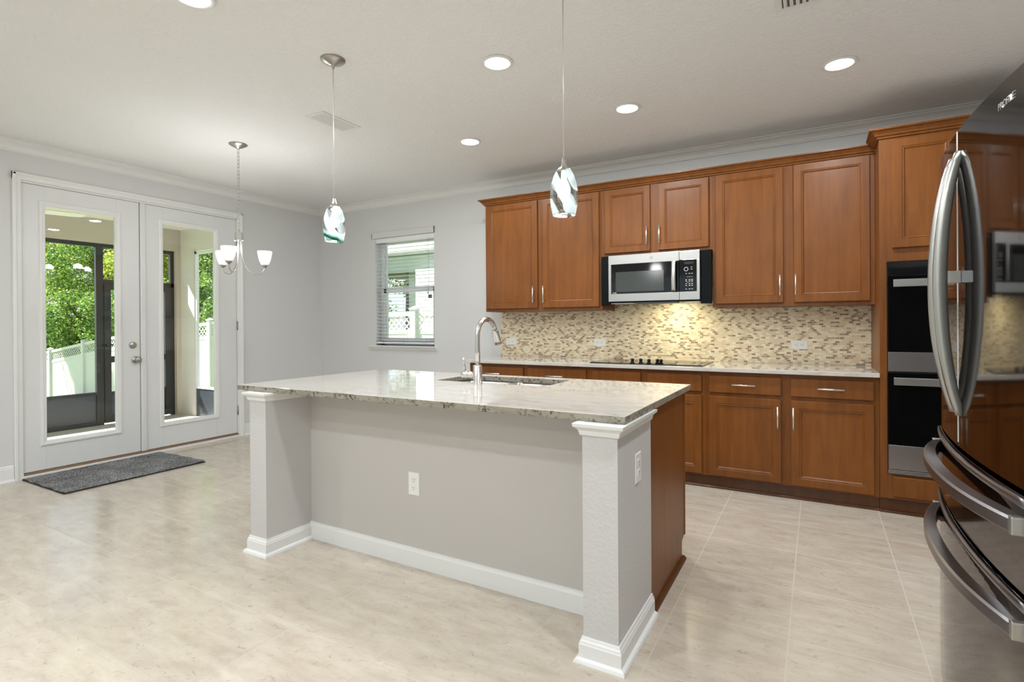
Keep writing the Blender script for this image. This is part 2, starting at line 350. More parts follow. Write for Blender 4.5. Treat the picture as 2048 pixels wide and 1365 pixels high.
# ------------------------------------------------------------------ shell
struct(bx('floor', M['floor'], None, XL-.12, XR+.12, YF-.12, .2, -.12, 0))
struct(bx('ceiling', M['ceiling'], None, XL-.12, XR+.12, YF-.12, .2, H, H+.15))
WX0, WX1, WZ0, WZ1 = -5.045, -4.145, 1.0, 2.30
b = MB(); b.box(XL-.15, WX0, 0, .14, 0, H); b.box(WX1, XR+.12, 0, .14, 0, H); b.box(WX0, WX1, 0, .14, 0, WZ0); b.box(WX0, WX1, 0, .14, WZ1, H)
struct(b.build('wall_back', M['wall']))
DY0, DY1, DZ = -3.05, -1.155, 2.455
b = MB(); b.box(XL-.15, XL, YF, DY0, 0, H); b.box(XL-.15, XL, DY1, 0, 0, H); b.box(XL-.15, XL, DY0, DY1, DZ, H)
struct(b.build('wall_left', M['wall']))
struct(bx('wall_right', M['wall'], None, XR, XR+.12, YF, .0, 0, H))
b = MB(); b.box(XL-.15, -5.0, YF-.12, YF, 0, H); b.box(-1.2, XR+.12, YF-.12, YF, 0, H); b.box(-5.0, -1.2, YF-.12, YF, 0, .25); b.box(-5.0, -1.2, YF-.12, YF, 2.40, H)
struct(b.build('wall_front', M['wall']))
b = MB()  # wide window added in the unseen front wall for soft daylight fill
for xx in (-5.0, -3.73, -2.47, -1.25): b.box(xx, xx+.05, YF-.10, YF-.04, .25, 2.40)
b.box(-5.0, -1.2, YF-.10, YF-.04, .25, .30); b.box(-5.0, -1.2, YF-.10, YF-.04, 2.35, 2.40)
w2 = struct(b.build('added_fill_window', M['vinyl'])); bx('glass_pane', M['glass'], w2, -4.96, -1.24, YF-.072, YF-.068, .30, 2.35)

# crown moulding
CP = [(0, .082), (0, .0), (-.005, 0), (-.008, .004), (-.013, .006), (-.013, .014), (-.018, .018), (-.022, .030), (-.036, .048), (-.058, .058), (-.066, .062), (-.066, .070), (-.082, .073), (-.082, .082)]
z0 = H-.082
struct(MB().extrude(CP, lambda p, q, t: (t, p, z0+q), XL, XR).build('trim_1', M['trim']))
struct(MB().extrude(CP, lambda p, q, t: (XL-p, t, z0+q), YF, 0).build('trim_2', M['trim']))
# baseboards
BP = [(0, 0), (0, .13), (-.006, .13), (-.010, .122), (-.010, .112), (-.014, .106), (-.014, .022), (-.026, .018), (-.030, .008), (-.030, 0)]
BPn = [(-p, q) for p, q in BP]
b = MB(); b.extrude(BPn, lambda p, q, t: (XL+p, t, q), YF, -3.101); b.extrude(BPn, lambda p, q, t: (XL+p, t, q), -1.098, 0)
struct(b.build('baseboard_left', M['trim']))
struct(MB().extrude(BP, lambda p, q, t: (t, p, q), XL, -3.262).build('baseboard_back', M['trim']))

# ------------------------------------------------------------------ french doors in the left wall
# casing
b = MB()
CS = [(0, 0), (0, .020), (.006, .024), (.020, .024), (.030, .018), (.055, .013), (.060, .008), (.060, 0)]
for y0_, s_ in ((-3.0986, 1), (-1.0992, -1)):
    b.extrude(CS, lambda p, q, t, y0_=y0_, s_=s_: (XL+q, y0_+s_*p, t), 0, 2.5185)
b.extrude(CS, lambda p, q, t: (XL+q, t, 2.5185-p), -3.0986, -1.0992)
struct(b.build('trim_3', M['trim']))
b = MB(); b.box(XL-.15, XL+.0, DY0, DY0+.012, 0, DZ); b.box(XL-.15, XL, DY1-.012, DY1, 0, DZ); b.box(XL-.15, XL, DY0, DY1, DZ-.012, DZ)
b.box(XL-.05, XL-.035, DY0+.012, DY1-.012, DZ-.03, DZ-.012)
struct(b.build('trim_4', M['trim']))
b = MB(); b.box(XL-.12, XL+.004, DY0, DY1, .024, .042); th = tag(b.build('door_threshold', M['threshold'], None, .003, origin=(XL, -2.1, 0)), 'brown wooden threshold strip under the white french doors', 'threshold')
bx('threshold_base', M['trim'], th, XL-.10, XL+.026, DY0+.002, DY1-.002, 0, .024, bevel=.003)
def leaf(name, y0, y1, gy0, gy1):
    x1 = XL-.006; x0 = x1-.044; zb, zt = .046, 2.440; gz0, gz1 = .285, 2.278
    b = MB(); b.box(x0, x1, y0, gy0, zb, zt); b.box(x0, x1, gy1, y1, zb, zt); b.box(x0, x1, gy0, gy1, zb, gz0); b.box(x0, x1, gy0, gy1, gz1, zt)
    d = struct(b.build(name, M['door_paint'], None, .0015))
    # raised glazing frame
    G = [(-.040, 0), (-.040, .004), (-.034, .012), (-.020, .014), (-.012, .010), (-.004, .010), (.0, .004), (.006, .0), (.006, -.012), (-.0, -.012)]
    g = MB(); vs = []; fs = []
    corners = [(gy0, gz0, 1, 1), (gy1, gz0, -1, 1), (gy1, gz1, -1, -1), (gy0, gz1, 1, -1)]
    for (cy, cz, sy, sz) in corners:
        for p, q in G: vs.append((x1+q, cy+sy*p, cz+sz*p))
    n = len(G)
    for i in range(4):
        j = (i+1) % 4
        for k in range(n): k2 = (k+1) % n; fs.append((i*n+k, i*n+k2, j*n+k2, j*n+k))
    g.add(vs, fs); g.build('glazing_frame', M['trim'], d)
    bx('glass_pane', M['glass'], d, x1-.026, x1-.020, gy0, gy1, gz0, gz1)
    return d
dl = leaf('door_1', -3.036, -2.160, -2.886, -2.355)
dr = leaf('door_2', -2.154, -1.170, -1.948, -1.412)
b = MB(); x1 = XL-.006
b.extrude([(0, 0), (.0, .012), (.010, .018), (.040, .018), (.050, .012), (.050, 0)], lambda p, q, t: (x1+q, -2.155+p, t), .046, 2.44)
b.build('astragal', M['door_paint'], dr)
# knob and deadbolt
b = MB(); c = (x1, -2.198, .932)
b.lathe(c, [(0, 0), (.034, 0), (.034, .004), (.030, .008), (.012, .010), (.010, .030), (.020, .036), (.028, .046), (.029, .056), (.024, .064), (.010, .067), (0, .067)], 28, True, 'x'); kn = b.build('door_knob', M['nickel_dark'], dl)
MB().lathe((x1+.067, -2.198, .932), [(0, 0), (.008, 0), (.008, .002), (.0, .003)], 16, True, 'x').build('knob_button', M['chrome'], kn)
b = MB(); b.lathe((x1, -2.223, 1.071), [(0, 0), (.032, 0), (.032, .006), (.026, .012), (0, .012)], 28, True, 'x'); db = b.build('deadbolt', M['nickel_dark'], dl)
MB().box(x1+.010, x1+.024, -2.228, -2.198, 1.055, 1.087).build('thumb_turn', M['chrome'], db, .002)
for z in (.30, 1.25, 2.20):
    MB().cyl((XL+.002, -1.166, z-.05), .006, .10, 12).build('hinge', M['nickel_dark'], dr)

# ------------------------------------------------------------------ kitchen window in the back wall
b = MB(); y = .10
b.box(WX0, WX1, y, y+.042, WZ0, WZ0+.05); b.box(WX0, WX1, y, y+.042, WZ1-.04, WZ1); b.box(WX0, WX0+.045, y, y+.042, WZ0, WZ1); b.box(WX1-.045, WX1, y, y+.042, WZ0, WZ1)
win = struct(b.build('window_1', M['vinyl'], None, .002))
b = MB(); zc = 1.69   # lower sash (nearer the room)
b.box(WX0+.045, WX0+.09, y-.005, y+.03, WZ0+.05, zc); b.box(WX1-.09, WX1-.045, y-.005, y+.03, WZ0+.05, zc); b.box(WX0+.09, WX1-.09, y-.005, y+.03, WZ0+.05, WZ0+.09); b.box(WX0+.045, WX1-.045, y-.005, y+.03, zc-.05, zc)
ls = b.build('lower_sash', M['vinyl'], win, .002)
b = MB(); b.box(WX0+.045, WX0+.075, y+.02, y+.04, zc-.02, WZ1-.04); b.box(WX1-.075, WX1-.045, y+.02, y+.04, zc-.02, WZ1-.04); b.box(WX0+.075, WX1-.075, y+.02, y+.04, zc-.02, zc+.015); b.box(WX0+.075, WX1-.075, y+.02, y+.04, WZ1-.07, WZ1-.04)
us = b.build('upper_sash', M['vinyl'], win, .002)
bx('glass_pane', M['glass'], ls, WX0+.085, WX1-.085, y+.010, y+.014, WZ0+.085, zc-.045)
bx('glass_pane', M['glass'], us, WX0+.07, WX1-.07, y+.030, y+.033, zc+.01, WZ1-.065)
bx('window_lock', M['dark_plastic'], ls, -4.30, -4.25, y-.015, y-.006, zc-.13, zc-.09)
b = MB(); b.extrude([(.10, 1.0), (-.040, 1.0), (-.046, .992), (-.040, .984), (-.028, .980), (-.024, .965), (-.014, .955), (-.012, .950), (0, .950), (0, .985), (.10, .985)], lambda p, q, t: (t, p, q), WX0, WX1)
b = MB()
b.box(WX0, WX1, -.001, .10, .985, 1.0); b.extrude([(0, 1.0), (-.046, 1.0), (-.050, .992), (-.046, .984), (-.030, .980), (-.026, .966), (-.014, .956), (-.012, .948), (0, .948)], lambda p, q, t: (t, p, q), -5.125, -4.098)
b.build('window_sill', M['trim'], win)
# blind
bl = thing('window_blind', (-4.595, .03, 1.02), 'white horizontal slat blind lowered over the back wall window', 'window blind')
b = MB(); zz = 1.065
while zz < 2.235:
    # slightly crowned slat, open flat
    n = 6; top = []; bot = []
    for k in range(n+1): q = k/n; yy = .010+q*.042; c_ = .0025*(1-(2*q-1)**2); top.append((yy, zz+c_+.0011)); bot.append((yy, zz+c_-.0011))
    b.extrude(top+bot[::-1], lambda p, q, t: (t, p, q), WX0+.006, WX1-.006); zz += .0425
b.build('slats', M['slat'], bl)
bx('headrail', M['slat'], bl, WX0+.003, WX1-.003, .004, .058, 2.245, 2.298, bevel=.002)
b = MB(); b.box(-5.095, -4.132, -.016, -.004, 2.300, 2.372); b.box(-5.095, -5.085, -.016, .0, 2.300, 2.372); b.box(-4.142, -4.132, -.016, 0, 2.300, 2.372); b.build('valance', M['wall'], bl, .002)
bx('bottom_rail', M['slat'], bl, WX0+.006, WX1-.006, .008, .055, 1.022, 1.042, bevel=.003)
b = MB()
for xx in (-4.93, -4.60, -4.27):
    for yy in (.005, .058): b.tube([(xx, yy, 1.03), (xx, yy, 2.25)], .0009, 5)
b.build('ladder_cord', M['cord'], bl)
b = MB()
for xx in (-4.235, -4.222): b.tube([(xx, .0, 1.62), (xx, .002, 2.25)], .0012, 5)
b.build('lift_cord', M['cord'], bl)
b = MB()
for xx, zq in ((-4.235, 1.60), (-4.222, 1.56)): b.lathe((xx, 0, zq), [(0, 0), (.006, .002), (.004, .03), (0, .032)], 10)
b.build('cord_tassel', M['dark_plastic'], bl)

# ------------------------------------------------------------------ cabinets
yfn = lambda yf: (lambda a, b_, d: (a, yf+d, b_))
DR = [(0, .004), (.003, .0), (.052, 0), (.055, .0035), (.058, .0035), (.061, .0015), (.066, .0045), (.070, .009)]
DW = [(0, .004), (.004, 0)]
def pull(name, parent, x, yf, z, length, vertical=True):
    b = MB(); yo = yf-.030; h = length/2
    if vertical:
        b.tube([(x, yo, z-h), (x, yo, z+h)], .0058, 12)
        for s_ in (-1, 1): b.tube([(x, yf, z+s_*(h-.03)), (x, yo, z+s_*(h-.03))], .004, 8)
    else:
        b.tube([(x-h, yo, z), (x+h, yo, z)], .0058, 12)
        for s_ in (-1, 1): b.tube([(x+s_*(h-.03), yf, z), (x+s_*(h-.03), yo, z)], .004, 8)
    return b.build(name, M['pull'], parent)
def add_door(cab, x0, x1, z0, z1, yf, hx=None, hz=None, th=.020):
    d = MB().panel(yfn(yf-th), x0, x1, z0, z1, DR, th).build('door', M['wood'], cab)
    if hx is not None: pull('handle', d, hx, yf-th, hz, .155)
    return d
def add_drawer(cab, x0, x1, z0, z1, yf, hx=None, th=.020, hl=.16):
    d = MB().panel(yfn(yf-th), x0, x1, z0, z1, DW, th).build('drawer', M['wood'], cab)
    if hx is not None: pull('handle', d, hx, yf-th, (z0+z1)/2, hl, False)
    return d
UF = -.335
def upper(x0, x1, z0, z1, label, doors):
    c = thing('upper_cabinet', ((x0+x1)/2, 0, z0), label, 'cabinet', 'wall cabinets along the back wall')
    b = MB(); b.box(x0, x1, UF+.001, -.003, z0+.02, z1); b.box(x0, x0+.019, UF, -.003, z0, z0+.02); b.box(x1-.019, x1, UF, -.003, z0, z0+.02); b.box(x0+.019, x1-.019, UF, UF+.02, z0, z0+.02)
    b.build('body', M['wood'], c, .001)
    for d in doors: add_door(c, *d)
    return c
upper(-3.232, -2.008, 1.372, 2.44, 'tall two-door brown wall cabinet, leftmost over the counter', [(-3.212, -2.646, 1.400, 2.420, UF, -2.682, 1.528), (-2.590, -2.032, 1.400, 2.420, UF, -2.574, 1.528)])
upper(-2.008, -1.080, 1.838, 2.44, 'short two-door brown wall cabinet directly above the microwave', [(-1.982, -1.577, 1.862, 2.420, UF, -1.600, 1.993), (-1.508, -1.106, 1.862, 2.420, UF, -1.494, 1.993)])
upper(-1.080, -.001, 1.372, 2.44, 'tall two-door brown wall cabinet between microwave and oven cabinet', [(-1.054, -.574, 1.400, 2.422, UF, -.596, 1.530), (-.506, -.030, 1.400, 2.422, UF, -.492, 1.530)])
# cabinet crown, continuous over the run
KP = [(0, 0), (.010, 0), (.012, .010), (.022, .016), (.026, .026), (.044, .044), (.052, .046), (.056, .050), (.056, .058), (0, .058)]
def crown_run(b, path, z):
    """path: list of (x,y) of the cabinet face; mitred outwards (to the left of travel is outside)"""
    n = len(path); offs = []
    for i in range(n):
        d1 = (Vector(path[i])-Vector(path[i-1])).normalized() if i > 0 else None
        d2 = (Vector(path[i+1])-Vector(path[i])).normalized() if i < n-1 else None
        nr = lambda d: Vector((d.y, -d.x))
        if d1 is None: o = nr(d2)
        elif d2 is None: o = nr(d1)
        else: a, c_ = nr(d1), nr(d2); o = (a+c_)/(1+a.dot(c_))
        offs.append(o)
    rings = [[(path[i][0]+offs[i].x*p, path[i][1]+offs[i].y*p, z+q) for p, q in KP] for i in range(n)]
    return b.loft(rings, True, False)
b = MB(); crown_run(b, [(-3.232, 0), (-3.232, UF), (-.001, UF)], 2.428)
tag(b.build('cabinet_crown', M['wood'], None, 0, origin=(-1.6, UF, 2.43)), 'brown wooden crown moulding topping the row of wall cabinets', 'moulding')
# tall oven cabinet
TX0, TX1, TF = 0.0, .855, -.62
oc = thing('oven_cabinet', (.43, 0, 0), 'full-height brown cabinet housing the double wall oven', 'cabinet')
b = MB(); b.box(TX0, TX1, TF+.02, -.003, .10, 2.445); b.box(TX0, .040, TF, TF+.02, .10, 2.445); b.box(.815, TX1, TF, TF+.02, .10, 2.445)
b.box(.040, .815, TF, TF+.02, 1.640, 2.445); b.box(.040, .815, TF, TF+.02, .10, .262); b.box(TX0+.0, TX1, TF+.04, -.003, 0, .10)
b.build('body', M['wood'], oc, .001)
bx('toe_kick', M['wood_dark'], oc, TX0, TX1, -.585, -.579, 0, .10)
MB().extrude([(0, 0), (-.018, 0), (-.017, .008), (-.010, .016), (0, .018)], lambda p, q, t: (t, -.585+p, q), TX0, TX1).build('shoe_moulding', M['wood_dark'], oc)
add_door(oc, .068, .405, 1.726, 2.425, TF); add_door(oc, .445, .788, 1.726, 2.425, TF)
add_drawer(oc, .066, .79, .120, .250, TF)
b = MB(); crown_run(b, [(TX0, UF-.062), (TX0, TF), (TX1, TF)], 2.442); b.build('crown', M['wood'], oc)

# base cabinets
def base(x0, x1, label, drawers, doors, ends=False):
    c = thing('base_cabinet', ((x0+x1)/2, 0, 0), label, 'cabinet', 'base cabinets along the back wall')
    b = MB(); b.box(x0, x1, -.60, -.003, .092, .884); b.build('body', M['wood'], c, .001)
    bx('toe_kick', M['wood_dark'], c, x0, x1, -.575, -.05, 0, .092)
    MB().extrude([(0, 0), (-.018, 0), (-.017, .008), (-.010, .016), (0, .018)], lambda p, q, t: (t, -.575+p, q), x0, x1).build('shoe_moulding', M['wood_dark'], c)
    for d in drawers: add_drawer(c, *d)
    for d in doors: add_door(c, *d)
BF = -.60
base(-3.250, -2.030, 'brown base cabinet at the left end of the back counter', [(-3.215, -2.662, .728, .855, BF, -2.975), (-2.618, -2.056, .728, .855, BF, -2.34)], [(-3.215, -2.662, .104, .700, BF, -2.685, .575), (-2.618, -2.056, .104, .700, BF, -2.595, .575)])
base(-2.030, -1.093, 'brown base cabinet under the cooktop without drawer handles', [(-2.000, -1.588, .728, .856, BF), (-1.535, -1.120, .728, .856, BF)], [(-2.000, -1.588, .104, .700, BF, -1.61, .575), (-1.535, -1.120, .104, .700, BF, -1.513, .575)])
base(-1.093, -.001, 'brown base cabinet beside the oven, two handled drawers over two doors', [(-1.067, -.579, .728, .855, BF, -.823), (-.519, -.030, .728, .855, BF, -.275)], [(-1.067, -.579, .104, .700, BF, -.600, .575), (-.519, -.030, .104, .700, BF, -.502, .575)])

# back counter
b = MB(); b.box(-3.287, -.001, -.648, -.001, .885, .914)
bc = tag(b.build('countertop', M['granite'], None, .003, origin=(-1.65, -.32, .885)), 'long pale granite countertop against the mosaic backsplash', 'countertop')
# backsplash
b = MB(); b.box(-3.255, -.001, -.010, -.0005, .9145, 1.371); b.box(-2.007, -1.081, -.010, -.0005, 1.371, 1.44)
tag(b.build('backsplash', M['mosaic'], None, 0), 'beige and brown mosaic tile backsplash behind the back counter', 'backsplash')

# ------------------------------------------------------------------ outlets
def outlet(center, axis, horizontal, label):
    """axis: outward normal '-y' or '+x'"""
    o = thing('electrical_outlet', center, label, 'outlet', 'white duplex electrical outlets')
    def T(a, b_, d):
        if horizontal: a, b_ = b_, a
        if axis == '-y': return (center[0]+a, center[1]-d, center[2]+b_)
        return (center[0]+d, center[1]+a, center[2]+b_)
    b = MB(); b.panel(lambda a, q, d: T(a, q, .005-d), -.036, .036, -.059, .059, [(0, .003), (.003, 0)], .0047); b.build('cover_plate', M['plate'], o)
    for s_ in (-1, 1):
        b = MB(); vs = []; n = 20
        for d in (.005, .0068):
            for k in range(n): a = 2*PI*k/n; vs.append(T(max(-.0165, min(.0165, .019*math.cos(a))), s_*.0205+.0165*math.sin(a), d))
        b.add(vs, [(k, (k+1) % n, n+(k+1) % n, n+k) for k in range(n)]+[tuple(range(n, 2*n))]); r_ = b.build('receptacle', M['plate'], o)
        b = MB()
        for (a0, a1, q0, q1) in ((-.0075, -.0055, -.001, .007), (.005, .0072, -.001, .006), (-.0022, .0022, -.010, -.006)):
            vs = [T(a, s_*.0205+q, d) for d in (.0066, .0072) for a, q in ((a0, q0), (a1, q0), (a1, q1), (a0, q1))]
            b.add(vs, [(0, 1, 5, 4), (1, 2, 6, 5), (2, 3, 7, 6), (3, 0, 4, 7), (4, 5, 6, 7)])
        b.build('slot', M['slot'], r_)
    return o
outlet((-3.128, -.010, 1.068), '-y', True, 'white outlet on the mosaic backsplash nearest the faucet')
outlet((-2.156, -.010, 1.070), '-y', True, 'white outlet on the mosaic left of the cooktop')
outlet((-.478, -.010, 1.070), '-y', True, 'white outlet on the mosaic nearest the oven cabinet')

# ------------------------------------------------------------------ cooktop
ct = thing('cooktop', (-1.585, -.30, .914), 'black glass electric cooktop with five front knobs', 'cooktop')
bx('glass_top', M['black_glass'], ct, -2.048, -1.120, -.552, -.045, .9145, .921, bevel=.002)
b = MB()
for (cx_, cy_, r_) in ((-1.86, -.40, .10), (-1.86, -.17, .08), (-1.585, -.22, .11), (-1.30, -.17, .08), (-1.30, -.40, .10)):
    for rr_ in (r_, r_*.6):
        n = 48; vs = []
        for k in range(n): a = 2*PI*k/n; vs += [(cx_+rr_*math.cos(a), cy_+rr_*math.sin(a), .9214), (cx_+(rr_-.002)*math.cos(a), cy_+(rr_-.002)*math.sin(a), .9214)]
        b.add(vs, [(2*k, 2*((k+1) % n), 2*((k+1) % n)+1, 2*k+1) for k in range(n)])
b.build('burner_ring', pm('burner_print', (.12, .12, .12), .3), ct)
for cx_, cy_ in ((-1.685, -.515), (-1.622, -.490), (-1.548, -.515), (-1.485, -.490), (-1.448, -.520)):
    k_ = MB().lathe((cx_, cy_, .921), [(0, 0), (.018, 0), (.018, .004), (.013, .008), (.012, .020), (.015, .030), (.014, .034), (0, .034)], 20).build('knob', M['black'], ct)
    bx('knob_grip', M['dark_plastic'], k_, cx_-.004, cx_+.004, cy_-.020, cy_+.016, .948, .960, bevel=.002)

# ------------------------------------------------------------------ microwave
mw = thing('microwave', (-1.546, -.2, 1.42), 'stainless over-the-range microwave with black side fillers', 'microwave')
MFy = -.405; mx0, mx1 = -1.927, -1.167; mz0, mz1 = 1.438, 1.835
b = MB(); b.box(mx0+.002, mx1-.002, MFy+.03, -.012, 1.425, 1.836); b.build('body', M['black'], mw, .003)
for a, c_ in ((-2.004, mx0-.001), (mx1+.001, -1.084)): bx('side_filler', M['black'], mw, a, c_, -.375, -.34, 1.405, 1.836, bevel=.003)
# door: steel frame with window opening
b = MB(); div = -1.327
b.box(mx0, div-.001, MFy, MFy+.03, 1.757, mz1); b.box(mx0, div-.001, MFy, MFy+.03, mz0, 1.503); b.box(mx0, -1.903, MFy, MFy+.03, 1.503, 1.757)
d = b.build('door', M['steel'], mw, .0015)
bx('door_glass', M['black_glass'], d, -1.903, -1.330, MFy+.001, MFy+.03, 1.503, 1.757, bevel=.001)
bx('window', M['micro_window'], d, -1.862, -1.452, MFy-.0006, MFy+.002, 1.520, 1.690)
b = MB(); n = 8; pr = [(-.016, 0), (-.016, -.006), (-.010, -.010), (.010, -.010), (.016, -.006), (.016, 0)]
rings = [[(-1.366+p, MFy-.024-.008*math.sin(PI*k/10)+q, 1.512+.243*k/10) for p, q in pr] for k in range(11)]
b.loft(rings, True, True); b.box(-1.374, -1.358, MFy-.026, MFy, 1.515, 1.535); b.box(-1.374, -1.358, MFy-.026, MFy, 1.732, 1.752); b.build('handle', M['chrome'], d, .001)
def ringdisc(c, r, t_, name, mat, parent, w_=.002):
    b = MB(); n = 28; vs = []
    for k in range(n): a = 2*PI*k/n; vs += [(c[0]+r*math.cos(a), c[1], c[2]+r*math.sin(a)), (c[0]+(r-w_)*math.cos(a), c[1], c[2]+(r-w_)*math.sin(a)), (c[0]+r*math.cos(a), c[1]-t_, c[2]+r*math.sin(a)), (c[0]+(r-w_)*math.cos(a), c[1]-t_, c[2]+(r-w_)*math.sin(a))]
    fs = []
    for k in range(n):
        i, j = 4*k, 4*((k+1) % n); fs += [(i, j, j+2, i+2), (i+1, j+1, j+3, i+3), (i+2, j+2, j+3, i+3)]
    b.add(vs, fs); return b.build(name, mat, parent)
lg = MB().lathe((-1.554, MFy, 1.797), [(0, 0), (.0145, 0), (.0145, -.0012), (0, -.0012)], 28, False, 'y').build('emblem', pm('emblem_grey', (.35, .35, .35), .3, 1), d)
ringdisc((-1.554, MFy-.001, 1.797), .0125, .0008, 'emblem_ring', M['steel'], lg, .0015)
def text(name, body, loc, size, mat, parent, rot=(PI/2, 0, 0), ext=.0003):
    cu = bpy.data.curves.new(name, 'FONT'); cu.body = body; cu.size = size; cu.extrude = ext; cu.align_x = 'CENTER'; cu.align_y = 'CENTER'
    tmp = bpy.data.objects.new('tmp', cu); COL.objects.link(tmp); dg = bpy.context.evaluated_depsgraph_get()
    me = bpy.data.meshes.new_from_object(tmp.evaluated_get(dg)); bpy.data.objects.remove(tmp)
    root = parent
    while root.parent is not None: root = root.parent
    mt = Matrix.Translation(Vector(loc)-root.location) @ __import__('mathutils').Euler(rot).to_matrix().to_4x4(); me.transform(mt)
    me.materials.clear(); me.materials.append(mat); o = bpy.data.objects.new(name, me); COL.objects.link(o); o.parent = parent; return o
text('maker_script', 'GE', (-1.554, MFy-.0016, 1.797), .014, M['steel'], lg)
text('lettering', 'Profile', (-1.872, MFy-.0004, 1.512), .013, M['print_white'], d)
b = MB(); b.box(div+.001, mx1, MFy, MFy+.03, 1.762, mz1); b.box(div+.001, mx1, MFy, MFy+.03, mz0, 1.503); b.box(-1.190, mx1, MFy, MFy+.03, 1.503, 1.762)
cp = b.build('control_panel', M['steel'], mw, .0015)
bx('panel_glass', M['black_glass'], cp, div+.001, -1.190, MFy+.0005, MFy+.03, 1.503, 1.762, bevel=.001)
bx('display', pm('display_dark', (.01, .012, .014), .2), cp, -1.285, -1.215, MFy-.0004, MFy+.001, 1.725, 1.745)
ringdisc((-1.272, MFy, 1.685), .0165, .003, 'dial', M['print_white'], cp, .003)
b = MB(); 
for (q, xs) in ((1.650, (-1.272, -1.246, -1.226)), (1.600, (-1.272, -1.246, -1.226)), (1.588, (-1.272, -1.246, -1.226)), (1.566, (-1.272, -1.246, -1.226)), (1.552, (-1.272, -1.246, -1.226)), (1.524, (-1.272, -1.246, -1.226)), (1.700, (-1.230,)), (1.684, (-1.230,))):
    for xx in xs: bx('button', M['print_white'], cp, xx-.006, xx+.006, MFy-.0004, MFy+.001, q-.002, q+.002)
for q in (1.622, 1.578): bx('printed_line', M['print_white'], cp, -1.268, -1.222, MFy-.0004, MFy+.001, q-.0006, q+.0006)
bx('grease_filter', M['steel'], mw, mx0+.01, -1.72, -.37, -.20, 1.421, 1.426); bx('grease_filter', M['steel'], mw, -1.30, mx1-.01, -.37, -.20, 1.421, 1.426)
b = MB(); b.box(-1.68, -1.34, MFy+.004, -.33, 1.414, 1.426); b.build('vent_grille', M['dark_plastic'], mw, .002)
led = bx('cooktop_lamp', M['led'], mw, -1.58, -1.50, -.30, -.26, 1.4235, 1.426)
la = bpy.data.lights.new('hood_lamp', 'AREA'); la.energy = 3.6; la.color = (1, .92, .60); la.size = .22; la.shape = 'SQUARE'
lo = bpy.data.objects.new('hood_lamp', la); COL.objects.link(lo); lo.location = (-1.42, -.25, 1.412); lo.rotation_euler = (.15, 0, 0)

# ------------------------------------------------------------------ double wall oven
ov = thing('wall_oven', (.43, -.62, .26), 'black glass double wall oven with stainless handles', 'oven')
OF = -.640; ox0, ox1 = .043, .812
bx('body', M['dark_plastic'], ov, ox0, ox1, TF-.001, TF-.006, .266, 1.636)
bx('control_panel', M['black_glass'], ov, ox0, ox1, OF, TF-.006, 1.552, 1.634, bevel=.002)
def oven_door(z0, z1, zs):
    d = bx('oven_door', M['oven_glass'], ov, ox0, ox1, OF-.004, TF-.006, zs, z1, bevel=.002)
    bx('door_trim', M['oven_steel'], d, ox0, ox1, OF-.006, TF-.006, z0, zs, bevel=.002)
    zh = z1-.05
    hb = MB(); hb.box(ox0+.025, ox1-.025, OF-.052, OF-.040, zh-.024, zh+.024)
    for xx in (ox0+.06, ox1-.08): hb.box(xx, xx+.02, OF-.041, OF-.003, zh-.012, zh+.012)
    hb.build('handle', M['steel'], d, .003)
oven_door(.930, 1.546, 1.055); oven_door(.298, .920, .455)
b = MB()
for q in (.270, .279, .288): b.box(ox0, ox1, OF-.002, TF-.006, q, q+.0055)
b.build('vent_louvre', M['steel'], ov)

# ------------------------------------------------------------------ island
IF_, IB, IX0, IX1 = -2.975, -1.825, -3.242, -.957
isl = thing('kitchen_island', (-2.03, -2.4, 0), 'long kitchen island with grey knee wall, two white corner columns and brown cabinet end', 'kitchen island')
CF = -3.0045; KW = -2.708; cx0, cx1 = -3.0862, -.9765
bx('knee_wall', M['knee'], isl, -2.9495, -1.1119, KW, -2.568, 0, .884)
def column(a, b_, ):
    c = bx('column', M['column'], isl, a, b_, CF, -2.5675, 0, .884)
    return c
column(cx0, -2.9495); colr = column(-1.1119, cx1)
# cap and base mouldings following a wall outline (path = outside corners)
def mould(name, mat, path, prof):
    n = len(path); rings = []
    for i in range(n):
        d1 = (Vector(path[i])-Vector(path[i-1])).normalized() if i > 0 else None
        d2 = (Vector(path[i+1])-Vector(path[i])).normalized() if i < n-1 else None
        nr = lambda d: Vector((d.y, -d.x))
        if d1 is None: o = nr(d2)
        elif d2 is None: o = nr(d1)
        else: a, c_ = nr(d1), nr(d2); o = (a+c_)/(1+a.dot(c_))
        rings.append([(path[i][0]+o.x*p, path[i][1]+o.y*p, q) for p, q in prof])
    return MB().loft(rings, True, False).build(name, mat, isl)
cap = [(0, .838), (.005, .838), (.008, .842), (.012, .858), (.022, .868), (.028, .872), (.030, .884), (0, .884)]
basep = [(0, 0), (.030, 0), (.030, .004), (.026, .013), (.018, .017), (.014, .018), (.014, .062), (.012, .066), (.011, .072), (.007, .078), (.005, .086), (0, .086)]
basep2 = [(0, 0), (.014, 0), (.014, .080), (.010, .088), (.008, .096), (0, .098)]
mould('column_cap', M['trim'], [(cx0, -2.568), (cx0, CF), (-2.9495, CF), (-2.9495, KW)], cap)
mould('column_cap', M['trim'], [(-1.1119, KW), (-1.1119, CF), (cx1, CF), (cx1, -2.568)], cap)
mould('column_base', M['trim'], [(cx0, -2.568), (cx0, CF), (-2.9495, CF), (-2.9495, KW-.014)], [(p, q*1.06) for p, q in basep])
mould('column_base', M['trim'], [(-1.1119, KW-.014), (-1.1119, CF), (cx1, CF), (cx1, -2.568)], [(p, q*1.06) for p, q in basep])
mould('baseboard', M['trim'], [(-2.9495, KW), (-1.1119, KW)], basep2)
